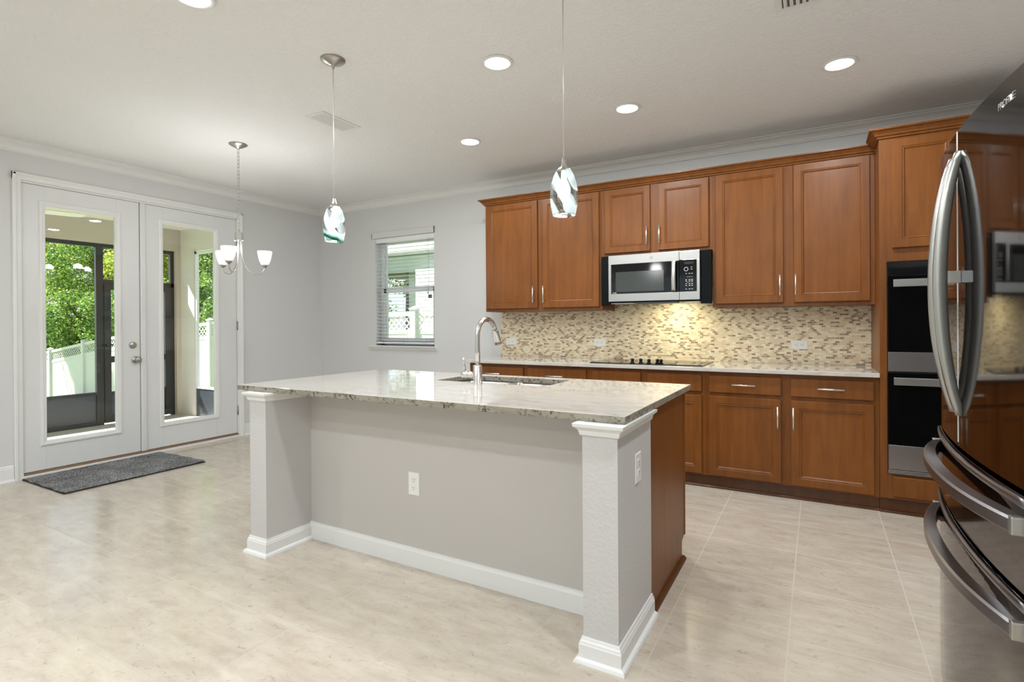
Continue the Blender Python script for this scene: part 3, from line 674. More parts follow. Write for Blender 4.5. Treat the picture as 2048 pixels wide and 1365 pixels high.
# cabinet behind the knee wall, open at the sink
b = MB(); b.box(cx0+.01, -2.40, -2.567, -1.885, .10, .884); b.box(-1.60, cx1-.022, -2.567, -1.885, .10, .884); b.box(-2.40, -1.60, -2.567, -1.885, .10, .62); b.box(-2.40, -1.60, -1.905, -1.885, .62, .884); b.box(-2.40, -1.60, -2.567, -2.55, .62, .884)
b.box(cx0+.01, cx1-.022, -2.567, -1.96, 0, .10)
b.build('cabinet_body', M['wood'], isl, .001)
b = MB(); pr = [(-2.567, 0), (-1.960, 0), (-1.960, .098), (-1.905, .112), (-1.905, .884), (-2.567, .884)]
b.extrude(pr, lambda p, q, t: (t, p, q), cx1-.021, cx1-.003); b.build('end_panel', M['wood'], isl, .001)
bx('end_stile', M['wood'], isl, cx1-.022, cx1+.0, -1.904, -1.885, .112, .884, bevel=.001)
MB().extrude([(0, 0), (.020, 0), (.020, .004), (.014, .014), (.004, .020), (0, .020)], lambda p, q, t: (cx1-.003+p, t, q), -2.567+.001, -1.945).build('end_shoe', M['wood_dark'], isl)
for (x0_, x1_) in ((-3.05, -2.44), (-2.40, -2.02), (-1.98, -1.60), (-1.56, -1.02)):
    b = MB(); b.panel(lambda a, q, d: (a, -1.865-d, q), x0_, x1_, .13, .86, [(0, .004), (.003, 0), (.052, 0), (.058, .004), (.066, .009)], .02); b.build('door', M['wood'], isl)
# island countertop with sink cut-out
sx0, sx1, sy0, sy1 = -2.365, -1.630, -2.272, -1.915
def slab_with_hole(X0, X1, Y0, Y1, Z0, Z1, hx0, hx1, hy0, hy1, r=.04):
    # hole outline rounded
    pts = []
    for (cx_, cy_, a0) in ((hx1-r, hy1-r, 0), (hx0+r, hy1-r, 90), (hx0+r, hy0+r, 180), (hx1-r, hy0+r, 270)):
        for k in range(7): a = math.radians(a0+15*k); pts.append((cx_+r*math.cos(a), cy_+r*math.sin(a)))
    outc = [(X1, Y1), (X0, Y1), (X0, Y0), (X1, Y0)]
    n = len(pts); vs = [(p[0], p[1], z) for z in (Z0, Z1) for p in pts]+[(p[0], p[1], z) for z in (Z0, Z1) for p in outc]
    fs = []; O = 2*n
    for L in (0, 1):
        for q in range(4):
            for k in range(6): i = q*7+k; fs.append((L*n+i, L*n+i+1, O+L*4+q))
            i = q*7+6; j = (i+1) % n; fs.append((L*n+i, L*n+j, O+L*4+(q+1) % 4, O+L*4+q))
    for k in range(n): fs.append((k, (k+1) % n, n+(k+1) % n, n+k))
    for q in range(4): fs.append((O+q, O+(q+1) % 4, O+4+(q+1) % 4, O+4+q))
    return vs, fs
vs, fs = slab_with_hole(IX0, IX1, IF_, IB, .8845, .914, sx0, sx1, sy0, sy1)
itop = MB().add(vs, fs).build('island_countertop', M['granite'], None, .0025, origin=(-2.1, -2.4, .8845))
tag(itop, 'polished pale granite slab on top of the island with a sink cut-out', 'countertop')
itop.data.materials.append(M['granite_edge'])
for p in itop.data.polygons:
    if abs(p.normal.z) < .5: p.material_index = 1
# sink
sk = thing('kitchen_sink', (-2.0, -2.09, .884), 'double-bowl stainless undermount sink in the island granite', 'sink')
def bowl(x0, x1, y0, y1, zt, dep, name):
    b = MB(); r0 = [(x0, y0), (x1, y0), (x1, y1), (x0, y1)]; t_ = .0
    R_ = []
    for ins, z in ((-.012, zt), (0, zt), (.004, zt-.02), (.010, zt-dep+.03), (.035, zt-dep)):
        ring = []
        for (cx_, cy_, a0) in ((x1-ins-.04, y1-ins-.04, 0), (x0+ins+.04, y1-ins-.04, 90), (x0+ins+.04, y0+ins+.04, 180), (x1-ins-.04, y0+ins+.04, 270)):
            for k in range(5): a = math.radians(a0+22.5*k); ring.append((cx_+.04*math.cos(a), cy_+.04*math.sin(a), z))
        R_.append(ring)
    b.loft(R_, True, True, False); n = 20; b.add(R_[-1], [tuple(range(n))]); return b.build(name, M['steel'], sk, fixn=False)
bw1 = bowl(sx0-.01, -2.005, sy0-.006, sy1+.006, .8835, .22, 'bowl'); bw2 = bowl(-1.985, sx1+.01, sy0-.006, sy1+.006, .8835, .22, 'bowl')
for bb, cx_ in ((bw1, -2.19), (bw2, -1.80)): MB().lathe((cx_, -2.09, .6645), [(0, 0), (.045, 0), (.045, .003), (.035, .003), (.03, .001), (0, .001)], 24).build('drain', M['nickel_dark'], bb)
# faucet
fx, fy = -2.030, -2.315
fc = thing('kitchen_faucet', (fx, fy, .914), 'brushed nickel gooseneck pull-down faucet on the island', 'faucet')
MB().lathe((fx, fy, .914), [(0, 0), (.030, 0), (.030, .003), (.0255, .006), (.0255, .102), (.0235, .105), (0, .105)], 32).build('body', M['chrome'], fc)
path = [(fx, fy, 1.015), (fx, fy, 1.10), (fx, fy, 1.176)]
for k in range(1, 17): a = math.radians(180-10*k); path.append((fx, fy+.098+.098*math.cos(a), 1.182+.098*math.sin(a)))
MB().tube(path, .0148, 18).build('spout', M['chrome'], fc)
e = Vector(path[-1]); d_ = (Vector(path[-1])-Vector(path[-2])).normalized()
hp = [e, e+d_*.004, e+d_*.03, e+d_*.065, e+d_*.088, e+d_*.093]
hd = MB().tube(hp, [.0155, .0175, .0185, .0225, .0245, .020], 18).build('spray_head', M['chrome'], fc)
nb = e+d_*.045+Vector((.0, .0185, .004)); MB().lathe(tuple(nb), [(0, 0), (.006, 0), (.006, .006), (0, .007)], 12, True, 'y').build('spray_button', M['dark_plastic'], hd)
b = MB(); b.lathe((fx-.108, fy, .962), [(0, 0), (.0165, 0), (.019, .003), (.019, .036), (.0175, .038), (.0185, .040), (.0185, .088), (0, .088)], 24, True, 'x'); lv = b.build('valve_hub', M['chrome'], fc)
MB().tube([(fx-.086, fy, .978), (fx-.092, fy, 1.02), (fx-.100, fy, 1.058)], [.0055, .005, .0055], 12).build('lever', M['chrome'], lv)
outlet((-2.167, KW, .428), '-y', False, 'white outlet low on the grey knee wall of the island')
outlet((cx1, -2.762, .678), '+x', False, 'white outlet on the side of the right island column')

# ------------------------------------------------------------------ refrigerator
FX, FYC, FR, FHW = -.018, -2.97, 3.45, .452
fr = thing('refrigerator', (.4, FYC, 0), 'dark stainless french-door refrigerator at the right edge with bowed handles', 'refrigerator')
def face(y): return FX+(y-FYC)**2/(2*FR)
bx('body', pm('fridge_case', (.09, .09, .09), .5), fr, .105, .845, FYC-FHW, FYC+FHW, .02, 1.755, bevel=.004)
def curved(name, y0, y1, z0, z1, parent, mat, lip=0, edge=.006):
    n = 24; outl = []
    ys = [y0, y0+.002]+[y0+.006+(y1-y0-.012)*k/n for k in range(n+1)]+[y1-.002, y1]; L_ = len(ys)-1
    prof = [(face(y_)+(edge if k in (0, L_) else (edge*.3 if k in (1, L_-1) else 0)), y_) for k, y_ in enumerate(ys)]
    ring = [(.100, y0)]+prof+[(.100, y1)]
    b = MB(); lev = [(z0, .004), (z0+.004, 0), (z1-.004, 0), (z1, .004)]
    R_ = [[(x_+(dx if 0 < k < len(ring)-1 else 0), y_, z) for k, (x_, y_) in enumerate(ring)] for z, dx in lev]
    b.loft(R_, True, False); ob = b.build(name, mat, parent)
    return ob
dN = curved('door', FYC-FHW, FYC-.003, .905, 1.775, fr, M['fridge_steel'])
dF = curved('door', FYC+.003, FYC+FHW, .905, 1.775, fr, M['fridge_steel'])
bx('door_gasket', pm('gasket_light', (.80, .79, .76), .4), fr, FX-.0008, .09, FYC-.0026, FYC+.0026, .92, 1.772)
dm = curved('drawer', FYC-FHW, FYC+FHW, .692, .893, fr, M['fridge_steel'])
db_ = curved('drawer', FYC-FHW, FYC+FHW, .075, .680, fr, M['fridge_steel'])
for dd, zt in ((dm, .888), (db_, .675)):     # projecting curved lip along the top of each drawer
    n = 28; R_ = []
    for k in range(n+1):
        y_ = FYC-FHW+2*FHW*k/n; x_ = face(y_); w_ = .012*(1-((y_-FYC)/FHW)**2*.6)
        R_.append([(x_+.003, y_, zt-.020), (x_-w_*.5, y_, zt-.016), (x_-w_, y_, zt-.004), (x_-w_*.8, y_, zt+.003), (x_+.003, y_, zt+.004)])
    MB().loft(R_, True, True).build('drawer_lip', M['drawer_handle'], dd)
bx('base_grille', M['dark_plastic'], fr, .06, .11, FYC-FHW+.01, FYC+FHW-.01, .0, .07)
# door handles: bowed vertical bars
def bow_handle(yc, parent):
    n = 26; R_ = []; z0_, z1_ = .998, 1.708; x0_ = face(yc)
    for k in range(n+1):
        q = k/n; z = z0_+(z1_-z0_)*q; s_ = 1-(2*q-1)**2; xo = x0_-.010-.049*(s_**.85); th_ = .020+.010*s_; hw = .0115+.004*s_
        R_.append([(xo+th_, yc-hw*.6, z), (xo+th_*.35, yc-hw, z), (xo, yc-hw*.7, z), (xo-.002, yc, z), (xo, yc+hw*.7, z), (xo+th_*.35, yc+hw, z), (xo+th_, yc+hw*.6, z)])
    b = MB(); b.loft(R_, True, True)
    for z in (z0_+.012, z1_-.012): b.box(x0_-.012, x0_+.002, yc-.008, yc+.008, z-.012, z+.012)
    h = b.build('handle', M['fridge_handle'], parent)
    b = MB(); b.box(x0_-.044, x0_+.001, yc-.006, yc+.006, 1.355, 1.388); b.build('handle_bracket', M['chrome'], h, .002)
    b = MB(); b.box(x0_-.043, x0_-.034, yc-.004, yc+.004, 1.262, 1.352); b.build('release_lever', M['chrome'], h, .002)
bow_handle(FYC-.036, dN); bow_handle(FYC+.036, dF)
def drawer_handle(zc, parent):
    n = 36; R_ = []; ye = .420
    for k in range(n+1):
        a = -1+2*k/n; y_ = FYC+ye*a; s_ = (1-abs(a)**2.6); x_ = face(y_)-.006-.040*s_; R_.append([(x_+.015, y_, zc-.018), (x_-.010, y_, zc-.018), (x_-.015, y_, zc-.013), (x_-.015, y_, zc+.011), (x_-.010, y_, zc+.016), (x_+.015, y_, zc+.019)])
    b = MB(); b.loft(R_, True, False)
    h = b.build('handle', M['drawer_handle'], parent)
    for s_ in (-1, 1):
        y_ = FYC+s_*(ye+.004); b = MB(); b.box(face(y_)-.020, face(y_)+.004, y_-.010, y_+.010, zc-.019, zc+.019); b.build('end_cap', M['fridge_handle'], h, .003)
drawer_handle(.833, dm); drawer_handle(.618, db_)
text('badge', 'PROFILE', (face(-3.33)-.0006, -3.33, 1.722), .022, M['steel'], dN, (PI/2, 0, -PI/2+.10), .0005)

# ------------------------------------------------------------------ ceiling fixtures
def downlight(x, y, label):
    o = thing('recessed_downlight', (x, y, H), label, 'ceiling light', 'recessed ceiling downlights'); return o
def make_downlight(x, y, label):
    o = downlight(x, y, label)
    MB().lathe((x, y, H), [(.072, .0), (.092, -.0), (.094, -.004), (.090, -.007), (.078, -.009), (.072, -.007), (.072, 0)], 40).build('trim_ring', M['trim'], o)
    MB().lathe((x, y, H), [(0, -.0085), (.040, -.008), (.072, -.0055), (.072, -.0005), (0, -.0005)], 40).build('lens', M['led'], o)
    return o
def lamp_at(x, y, e=LAMP_W):
    l = bpy.data.lights.new('downlight_lamp', 'AREA'); l.shape = 'DISK'; l.size = .13; l.energy = e; l.color = (.93, .972, 1)
    lo = bpy.data.objects.new('downlight_lamp', l); COL.objects.link(lo); lo.location = (x, y, H-.0105)
spots = [(-1.95, -2.21, 'recessed ceiling light in front of the microwave, nearest the middle pendant'), (-.235, -1.186, 'recessed ceiling light at the right near the oven cabinet'), (-1.505, -1.190, 'recessed ceiling light just above the microwave cabinet'),
         (-2.837, -1.186, 'recessed ceiling light farthest left, near the kitchen window'), (-2.829, -3.445, 'recessed ceiling light cut by the top edge of the photo'),
         (-.235, -3.445, None), (-1.0, -5.6, None), (-4.6, -5.0, None), (-2.4, -5.0, None), (-1.0, -7.6, None), (-4.6, -7.6, None)]  # entries without a label are added out of view as fill light
proto = None
for (x, y, lb) in spots:
    lb = lb or 'round recessed ceiling light added out of view to fill the room'
    if proto is None: proto = make_downlight(x, y, lb)
    else: c_ = copy_tree(proto); c_.location = (x, y, H); c_['label'] = lb
    lamp_at(x, y, LAMP_W*(1.5 if (x > -3 and y < -3.44 and x != -2.829) else 1))
# air registers
def register(x0, x1, y0, y1, label):
    o = thing('ceiling_vent', ((x0+x1)/2, (y0+y1)/2, H), label, 'air vent', 'ceiling air vents')
    b = MB(); f = .028; b.box(x0, x1, y0, y0+f, H-.006, H); b.box(x0, x1, y1-f, y1, H-.006, H); b.box(x0, x0+f, y0+f, y1-f, H-.006, H); b.box(x1-f, x1, y0+f, y1-f, H-.006, H); b.build('frame', M['trim'], o, .002)
    bx('duct', pm('duct_grey', (.12, .12, .12), .7), o, x0+f, x1-f, y0+f, y1-f, H-.001, H+.0)
    b = MB(); n = int((x1-x0-2*f)/.026)
    for k in range(n):
        xx = x0+f+.006+k*.026; b.extrude([(0, -.009), (.015, -.002), (.015, -.0008), (.0, -.0075)], lambda p, q, t, xx=xx: (xx+p, t, H+q), y0+f, y1-f)
    b.build('louvre', M['trim'], o)
register(-3.56, -3.37, -2.24, -1.88, 'white rectangular air vent in the ceiling behind the left pendant')
register(-.52, -.31, -2.30, -1.945, 'air vent whose corner shows at the top right edge of the ceiling')

# pendants
def pendant(x, y, label, gm):
    o = thing('pendant_light', (x, y, H), label, 'pendant light', 'art-glass pendants over the island')
    MB().lathe((x, y, H), [(0, 0), (.068, 0), (.068, -.006), (.060, -.014), (.035, -.026), (.012, -.034), (.008, -.036), (.0075, -.052), (0, -.052)], 36).build('canopy', M['nickel_dark'], o)
    MB().tube([(x, y, H-.05), (x, y, 1.975)], .0024, 8).build('cord', M['clear_cord'], o)
    prof = [(0, .052), (.0085, .052), (.0085, .040), (.010, .036), (.013, .020), (.021, .008), (.031, .0), (.033, -.004), (0, -.004)]
    b = MB(); n = 32; rings = []
    for r_, h_ in prof: rings.append([(x+r_*(1+.05*math.cos(8*2*PI*k/n))*math.cos(2*PI*k/n), y+r_*(1+.05*math.cos(8*2*PI*k/n))*math.sin(2*PI*k/n), 1.925+h_) for k in range(n)])
    b.loft(rings, True, True, False); sc_ = b.build('socket_cap', M['chrome'], o)
    gp = [(.032, 0), (.044, -.022), (.054, -.055), (.0605, -.090), (.0615, -.120), (.058, -.155), (.050, -.197)]
    ip = [(r_-.0025, h_) for r_, h_ in gp][::-1]
    MB().lathe((x, y, 1.925), gp+[(.0495, -.1985)]+ip+[gp[0]], 48).build('shade', gm, o)
    MB().lathe((x, y, 1.925), [(.0502, -.193), (.0515, -.198), (.0495, -.2005), (.047, -.198), (.0475, -.193)], 48).build('shade_rim', M['clear_rim'], o)
    MB().lathe((x, y, 1.925), [(0, -.004), (.012, -.006), (.013, -.040), (.020, -.055), (.029, -.080), (.029, -.095), (.020, -.113), (0, -.120)], 24).build('bulb', M['bulb'], o)
    return o
def glow(x, y, z, e, r=.03, col=(.98, .985, 1)):
    l = bpy.data.lights.new('bulb_light', 'POINT'); l.energy = e; l.shadow_soft_size = r; l.color = col
    lo = bpy.data.objects.new('bulb_light', l); COL.objects.link(lo); lo.location = (x, y, z)
p1 = pendant(-2.736, -2.712, 'glass pendant with dark green swirl hanging over the left end of the island', M['art_glass'])
pendant(-1.316, -2.700, 'pale swirled glass pendant hanging in front of the wall cabinets', M['art_glass_pale'])

# chandelier
CX, CY = -4.530, -2.114
ch = thing('chandelier', (CX, CY, H), 'three-arm brushed nickel chandelier with white glass shades by the doors', 'chandelier')
MB().lathe((CX, CY, H), [(0, 0), (.072, 0), (.072, -.004), (.060, -.012), (.030, -.028), (.012, -.036), (.006, -.042), (0, -.042)], 36).build('canopy', M['nickel_dark'], ch)
b = MB(); zt = H-.040; zl = 2.045; nl = 22; ln = (zt-zl)/nl
for k in range(nl):
    zc_ = zt-ln*(k+.5); pts = []
    for j in range(14):
        a = 2*PI*j/14; u_ = .0075*math.cos(a); v_ = (ln*.62)*math.sin(a)
        pts.append((CX+(u_ if k % 2 == 0 else 0)*.87, CY+(u_ if k % 2 else u_*.5), zc_+v_))
    b.tube(pts, .0016, 6, closed=True)
b.build('chain', M['nickel_dark'], ch)
MB().lathe((CX, CY, 1.955), [(0, 0), (.034, 0), (.036, .006), (.030, .010), (.028, .070), (.014, .080), (.006, .092), (0, .094)], 28).build('stem', M['chrome'], ch)
for wa in (64.75, 184.75, 304.75):
    a = math.radians(wa); dx, dy = math.cos(a), math.sin(a)
    P_ = [(.014, 1.958), (.016, 1.90), (.020, 1.84), (.034, 1.775), (.062, 1.722), (.095, 1.694), (.130, 1.686), (.162, 1.694), (.186, 1.715), (.198, 1.745)]
    # smooth
    pts = []
    for i in range(len(P_)-1):
        p0 = P_[max(i-1, 0)]; p1_ = P_[i]; p2 = P_[i+1]; p3 = P_[min(i+2, len(P_)-1)]
        for j in range(4):
            s_ = j/4; f = lambda k: .5*((2*p1_[k])+(-p0[k]+p2[k])*s_+(2*p0[k]-5*p1_[k]+4*p2[k]-p3[k])*s_*s_+(-p0[k]+3*p1_[k]-3*p2[k]+p3[k])*s_**3)
            pts.append((CX+dx*f(0), CY+dy*f(0), f(1)))
    pts.append((CX+dx*.198, CY+dy*.198, 1.746))
    ar = MB().tube(pts, .0048, 10).build('arm', M['chrome'], ch)
    sx_, sy_ = CX+dx*.198, CY+dy*.198
    MB().lathe((sx_, sy_, 1.742), [(0, 0), (.010, 0), (.014, .008), (.026, .020), (.028, .024), (0, .024)], 24).build('cup', M['nickel_dark'], ar)
    MB().lathe((sx_, sy_, 1.764), [(0, 0), (.026, 0), (.036, .018), (.046, .045), (.053, .075), (.058, .105), (.059, .120), (.057, .120), (.055, .104), (.044, .045), (.024, .006), (0, .006)], 36).build('shade', M['frost'], ar)
    glow(sx_, sy_, 1.900, 4.8, .04)
glow(-2.736, -2.712, 1.775, .18, .02); glow(-1.316, -2.700, 1.775, .18, .02)
for px_, py_ in ((-2.736, -2.712), (-1.316, -2.700)):       # the bulb's light leaving the open bottom of the shade
    l = bpy.data.lights.new('bulb_light', 'SPOT'); l.energy = 9; l.spot_size = 2.0; l.spot_blend = .5; l.shadow_soft_size = .02
    lo = bpy.data.objects.new('bulb_light', l); COL.objects.link(lo); lo.location = (px_, py_, 1.755)

# fan light behind the camera, seen only as a reflection
fn = thing('ceiling_fan', (-3.0, -6.1, H), 'ceiling fan with a glass light bowl, seen reflected in the microwave door', 'ceiling fan')
MB().lathe((-3, -6.1, H), [(0, 0), (.07, 0), (.06, -.05), (.015, -.06), (.015, -.16), (.10, -.18), (.11, -.26), (.06, -.30), (0, -.30)], 28).build('motor', M['nickel_dark'], fn)
for k in range(5):
    a = 2*PI*k/5; d_ = Vector((math.cos(a), math.sin(a), 0)); n_ = Vector((-d_.y, d_.x, 0)); o_ = Vector((-3, -6.1, H-.235))
    rr_ = [(.10, .03), (.20, .05), (.30, .065), (.60, .07), (.64, .05)]
    R_ = [[o_+d_*r_-n_*w_+Vector((0, 0, .01)), o_+d_*r_+n_*w_-Vector((0, 0, .01)), o_+d_*r_+n_*w_-Vector((0, 0, .016)), o_+d_*r_-n_*w_+Vector((0, 0, .004))] for r_, w_ in rr_]
    MB().loft(R_, True, False).build('blade', M['trim'], fn)
MB().lathe((-3, -6.1, H-.30), [(.13, 0), (.125, -.03), (.09, -.08), (.04, -.105), (0, -.11), (0, -.0), (.13, 0)], 36).build('light_bowl', lit('fan_bowl_lit', (1, .98, .95), 1.6), fn)
glow(-3.0, -6.1, 2.28, 16, .1)

# ------------------------------------------------------------------ rug
rg = thing('door_mat', (-5.62, -2.53, 0), 'speckled dark grey runner mat on the tile in front of the doors', 'rug')
b = MB(); n1_, n2_ = 60, 30; vs = []
for i in range(n1_+1):
    for j in range(n2_+1):
        yy = -3.055+1.05*i/n1_; xx = -5.985+.75*j/n2_
        if j in (0, n2_): xx += random.uniform(-.003, .003)
        vs.append((xx-.02*(i/n1_)*(1-j/n2_), yy+.006*math.sin(j*.7), .011+random.uniform(-.0015, .0015)+(.010*max(0, (i-54)/6)*(j/n2_) if i > 54 else 0)))
b.add(vs, [(i*(n2_+1)+j, (i+1)*(n2_+1)+j, (i+1)*(n2_+1)+j+1, i*(n2_+1)+j+1) for i in range(n1_) for j in range(n2_)], True)
b.build('pile', M['rug'], rg)
b = MB(); b.box(-5.988, -5.230, -3.060, -2.000, .0005, .0085); b.build('backing', M['rug_edge'], rg, .002)

# ------------------------------------------------------------------ porch outside the doors
PX = -8.3; PY = -.54; PXi = XL-.151
struct(bx('floor_porch', M['concrete'], None, PX-.2, PXi, -5.5, PY+.2, -.14, -.02))
struct(bx('ceiling_porch', M['porch_ceiling'], None, PX-.2, PXi, -5.5, PY+.2, 2.625, 2.72))
b = MB(); b.box(PX-.2, PX, -5.5, PY+.2, 2.32, 2.625); b.box(PX-.2, PX, -.600, PY+.2, -.02, 2.32); b.box(PX-.2, PX, -5.5, -5.3, -.02, 2.32)
struct(b.build('wall_porch_far', M['stucco']))
b = MB(); b.box(PX, -7.965, PY, PY+.05, -.02, 2.625); b.box(-7.965, PXi, PY, PY+.05, 2.32, 2.625); b.box(-6.45, PXi, PY, PY+.05, -.02, 2.32)
struct(b.build('wall_porch_end', M['stucco_light']))
struct(bx('wall_porch_near', M['stucco'], None, PX-.2, PXi, -5.7, -5.5, -.14, 2.72))
def screen(name, loc, label): return thing(name, loc, label, 'screen panel')
s1 = screen('screen_enclosure', (PX-.08, -3.4, 0), 'dark bronze screen framing with a low kick plate outside the left door')
b = MB(); xs0, xs1 = PX-.11, PX-.06
b.box(xs0, xs1, -5.3, -1.47, 2.27, 2.32); b.box(xs0, xs1, -1.555, -1.475, -.02, 2.27); b.box(xs0, xs1, -3.45, -3.39, .37, 2.27); b.box(xs0, xs1, -5.3, -1.555, .37, .41); b.box(xs0, xs1, -5.3, -1.555, -.02, .03)
b.build('frame', M['screen_frame'], s1, .002)
bx('kick_plate', M['kick'], s1, PX-.09, PX-.08, -5.3, -1.555, .03, .37)
s2 = screen('screen_door', (PX-.08, -1.08, 0), 'dark bronze screen door in the porch wall seen between the two glass panes')
b = MB(); b.box(xs0, xs1, -1.475, -.60, 2.27, 2.32); b.box(xs0, xs1, -1.475, -.60, 1.80, 1.86)
b.box(xs0, xs1, -.650, -.60, -.02, 2.27); b.build('door_jamb', M['screen_frame'], s2, .002)
b = MB(); xd0, xd1 = xs0+.012, xs1+.012
b.box(xd0, xd1, -1.470, -1.395, .0, 1.80); b.box(xd0, xd1, -.730, -.655, .0, 1.80); b.box(xd0, xd1, -1.395, -.73, 1.73, 1.80); b.box(xd0, xd1, -1.395, -.73, .78, .86); b.box(xd0, xd1, -1.395, -.73, .0, .10); b.box(xd0, xd1, -1.395, -.73, .36, .40)
sd = b.build('door_frame', M['screen_frame'], s2, .002)
bx('kick_plate', M['kick'], sd, PX-.08, PX-.07, -1.395, -.73, .10, .36)
bx('latch', M['dark_plastic'], sd, PX-.05, PX-.02, -1.46, -1.38, 1.00, 1.02)
s3 = screen('screen_enclosure', (-7.2, PY+.1, 0), 'white-framed end screen with a dark kick plate outside the right door')
b = MB(); b.box(-7.965, -7.92, PY+.01, PY+.045, .39, 2.30); b.box(-6.50, -6.452, PY+.01, PY+.045, .39, 2.30); b.box(-7.965, -6.452, PY+.01, PY+.045, 2.26, 2.318); b.box(-7.965, -6.452, PY+.01, PY+.045, .37, .40); b.build('frame', M['vinyl'], s3, .002)
bx('kick_plate', M['kick'], s3, -7.965, -6.452, PY+.02, PY+.03, -.019, .37)
# porch fan
pf = thing('porch_fan', (-7.25, -2.75, 2.625), 'cream ceiling fan with broad blades on the porch ceiling', 'ceiling fan')
MB().lathe((-7.25, -2.75, 2.625), [(0, 0), (.06, 0), (.05, -.04), (.015, -.05), (.015, -.14), (.09, -.15), (.09, -.22), (0, -.23)], 24).build('motor', M['trim'], pf)
for k in range(5):
    a = 2*PI*k/5+1.25; d_ = Vector((math.cos(a), math.sin(a), 0)); n_ = Vector((-d_.y, d_.x, 0)); o_ = Vector((-7.25, -2.75, 2.425))
    R_ = [[o_+d_*r_-n_*w_+Vector((0, 0, .008)), o_+d_*r_+n_*w_-Vector((0, 0, .008)), o_+d_*r_+n_*w_-Vector((0, 0, .014)), o_+d_*r_-n_*w_+Vector((0, 0, .002))] for r_, w_ in ((.07, .03), (.16, .05), (.25, .075), (.50, .085), (.56, .06), (.60, .02))]
    MB().loft(R_, True, False).build('blade', M['porch_ceiling'], pf)

# ------------------------------------------------------------------ garden
b = MB(); nx, ny = 58, 24; vs = []
def gz(x, y):
    g = 0
    for (xa, za), (xb, zb) in zip(GR, GR[1:]):
        if xb <= x <= xa: g = za+(zb-za)*(xa-x)/(xa-xb)
    if x < GR[-1][0]: g = GR[-1][1]
    if x > GR[0][0]: g = GR[0][1]
    k = max(0, min(1, (y+.5)/4.0)) if x > -9 else 1
    return -.15+(g+.15)*k if x > -9 else g
GR = [(8, -.30), (-7.0, -.32), (-8.4, -.30), (-14.8, -.48), (-17.0, -.62), (-19.7, -.87), (-22.7, -1.20), (-25, -1.50), (-40, -2.5)]
for i in range(nx+1):
    for j in range(ny+1):
        x = -62+74*i/nx; y = -16+46*j/ny
        z = gz(x, y)
        if x > XL-2.8 and y < .4: z = -.16
        vs.append((x, y, z))
b.add(vs, [(i*(ny+1)+j, (i+1)*(ny+1)+j, (i+1)*(ny+1)+j+1, i*(ny+1)+j+1) for i in range(nx) for j in range(ny)], True)
struct(b.build('ground_lawn', M['grass']))
def topz(x): return gz(x, 3.7)+1.83
fcx = thing('garden_fence', (-14, 3.7, -.5), 'white vinyl fence with lattice top running across the garden', 'fence')
fxs = [-5.4, -7.55, -9.9, -12.3, -14.7, -17.1, -19.5, -22.0, -24.6, -27.2]
def raked(b, xa, xb, ta, tb, y0, y1, d0, d1):
    """box between xa>xb whose top/bottom follow the rake; d measured down from fence top"""
    vs = [(xa, y0, ta-d1), (xb, y0, tb-d1), (xb, y1, tb-d1), (xa, y1, ta-d1), (xa, y0, ta-d0), (xb, y0, tb-d0), (xb, y1, tb-d0), (xa, y1, ta-d0)]
    b.add(vs, [(0, 1, 2, 3), (4, 5, 6, 7), (0, 1, 5, 4), (1, 2, 6, 5), (2, 3, 7, 6), (3, 0, 4, 7)])
for i, (xa, xb) in enumerate(zip(fxs, fxs[1:])):
    ta, tb = topz(xa), topz(xb)
    b = MB(); raked(b, xa, xb, ta, tb, 3.68, 3.72, 0, .09); raked(b, xa, xb, ta, tb, 3.68, 3.72, .37, .46); raked(b, xa, xb, ta, tb, 3.68, 3.72, 1.70, 1.80)
    b.build('rail', M['fence'], fcx)
    b = MB(); raked(b, xa, xb, ta, tb, 3.69, 3.71, .46, 1.70); b.build('privacy_panel', M['fence'], fcx)
    b = MB(); p_ = .14; L_ = xa-xb; hh = .28; wd = .034
    k = -int(hh/p_)-1
    while k*p_ < L_+hh:
        for s_ in (1, -1):
            # strip from bottom (x=s) to top (x=s+-hh)
            xs_ = k*p_; q0, q1 = (0, hh)
            pts = []
            lo_x, hi_x = (xs_, xs_+hh) if s_ > 0 else (xs_+hh, xs_)
            # clip to panel
            def at(t_): return lo_x+(hi_x-lo_x)*t_
            t0_, t1_ = 0., 1.
            for lim in (0, L_):
                if abs(hi_x-lo_x) > 0:
                    tt = (lim-lo_x)/(hi_x-lo_x)
                    if lim == 0:
                        if s_ > 0: t0_ = max(t0_, tt)
                        else: t1_ = min(t1_, tt)
                    else:
                        if s_ > 0: t1_ = min(t1_, tt)
                        else: t0_ = max(t0_, tt)
            if t1_-t0_ > .03:
                P4 = []
                for tt in (t0_, t1_):
                    u_ = at(tt); fr_ = u_/L_; top_ = ta+(tb-ta)*fr_; zq = top_-.37+hh*tt
                    P4.append((xa-u_, zq))
                (ax, az), (bx_, bz) = P4; yy0, yy1 = (3.695, 3.700) if s_ > 0 else (3.700, 3.705); hw = wd*.5
                vs = [(ax-hw, yy0, az), (ax+hw, yy0, az), (ax+hw, yy1, az), (ax-hw, yy1, az), (bx_-hw, yy0, bz), (bx_+hw, yy0, bz), (bx_+hw, yy1, bz), (bx_-hw, yy1, bz)]
                b.add(vs, [(0, 3, 2, 1), (4, 5, 6, 7), (0, 1, 5, 4), (1, 2, 6, 5), (2, 3, 7, 6), (3, 0, 4, 7)])
        k += 1
    b.build('lattice', M['fence'], fcx)
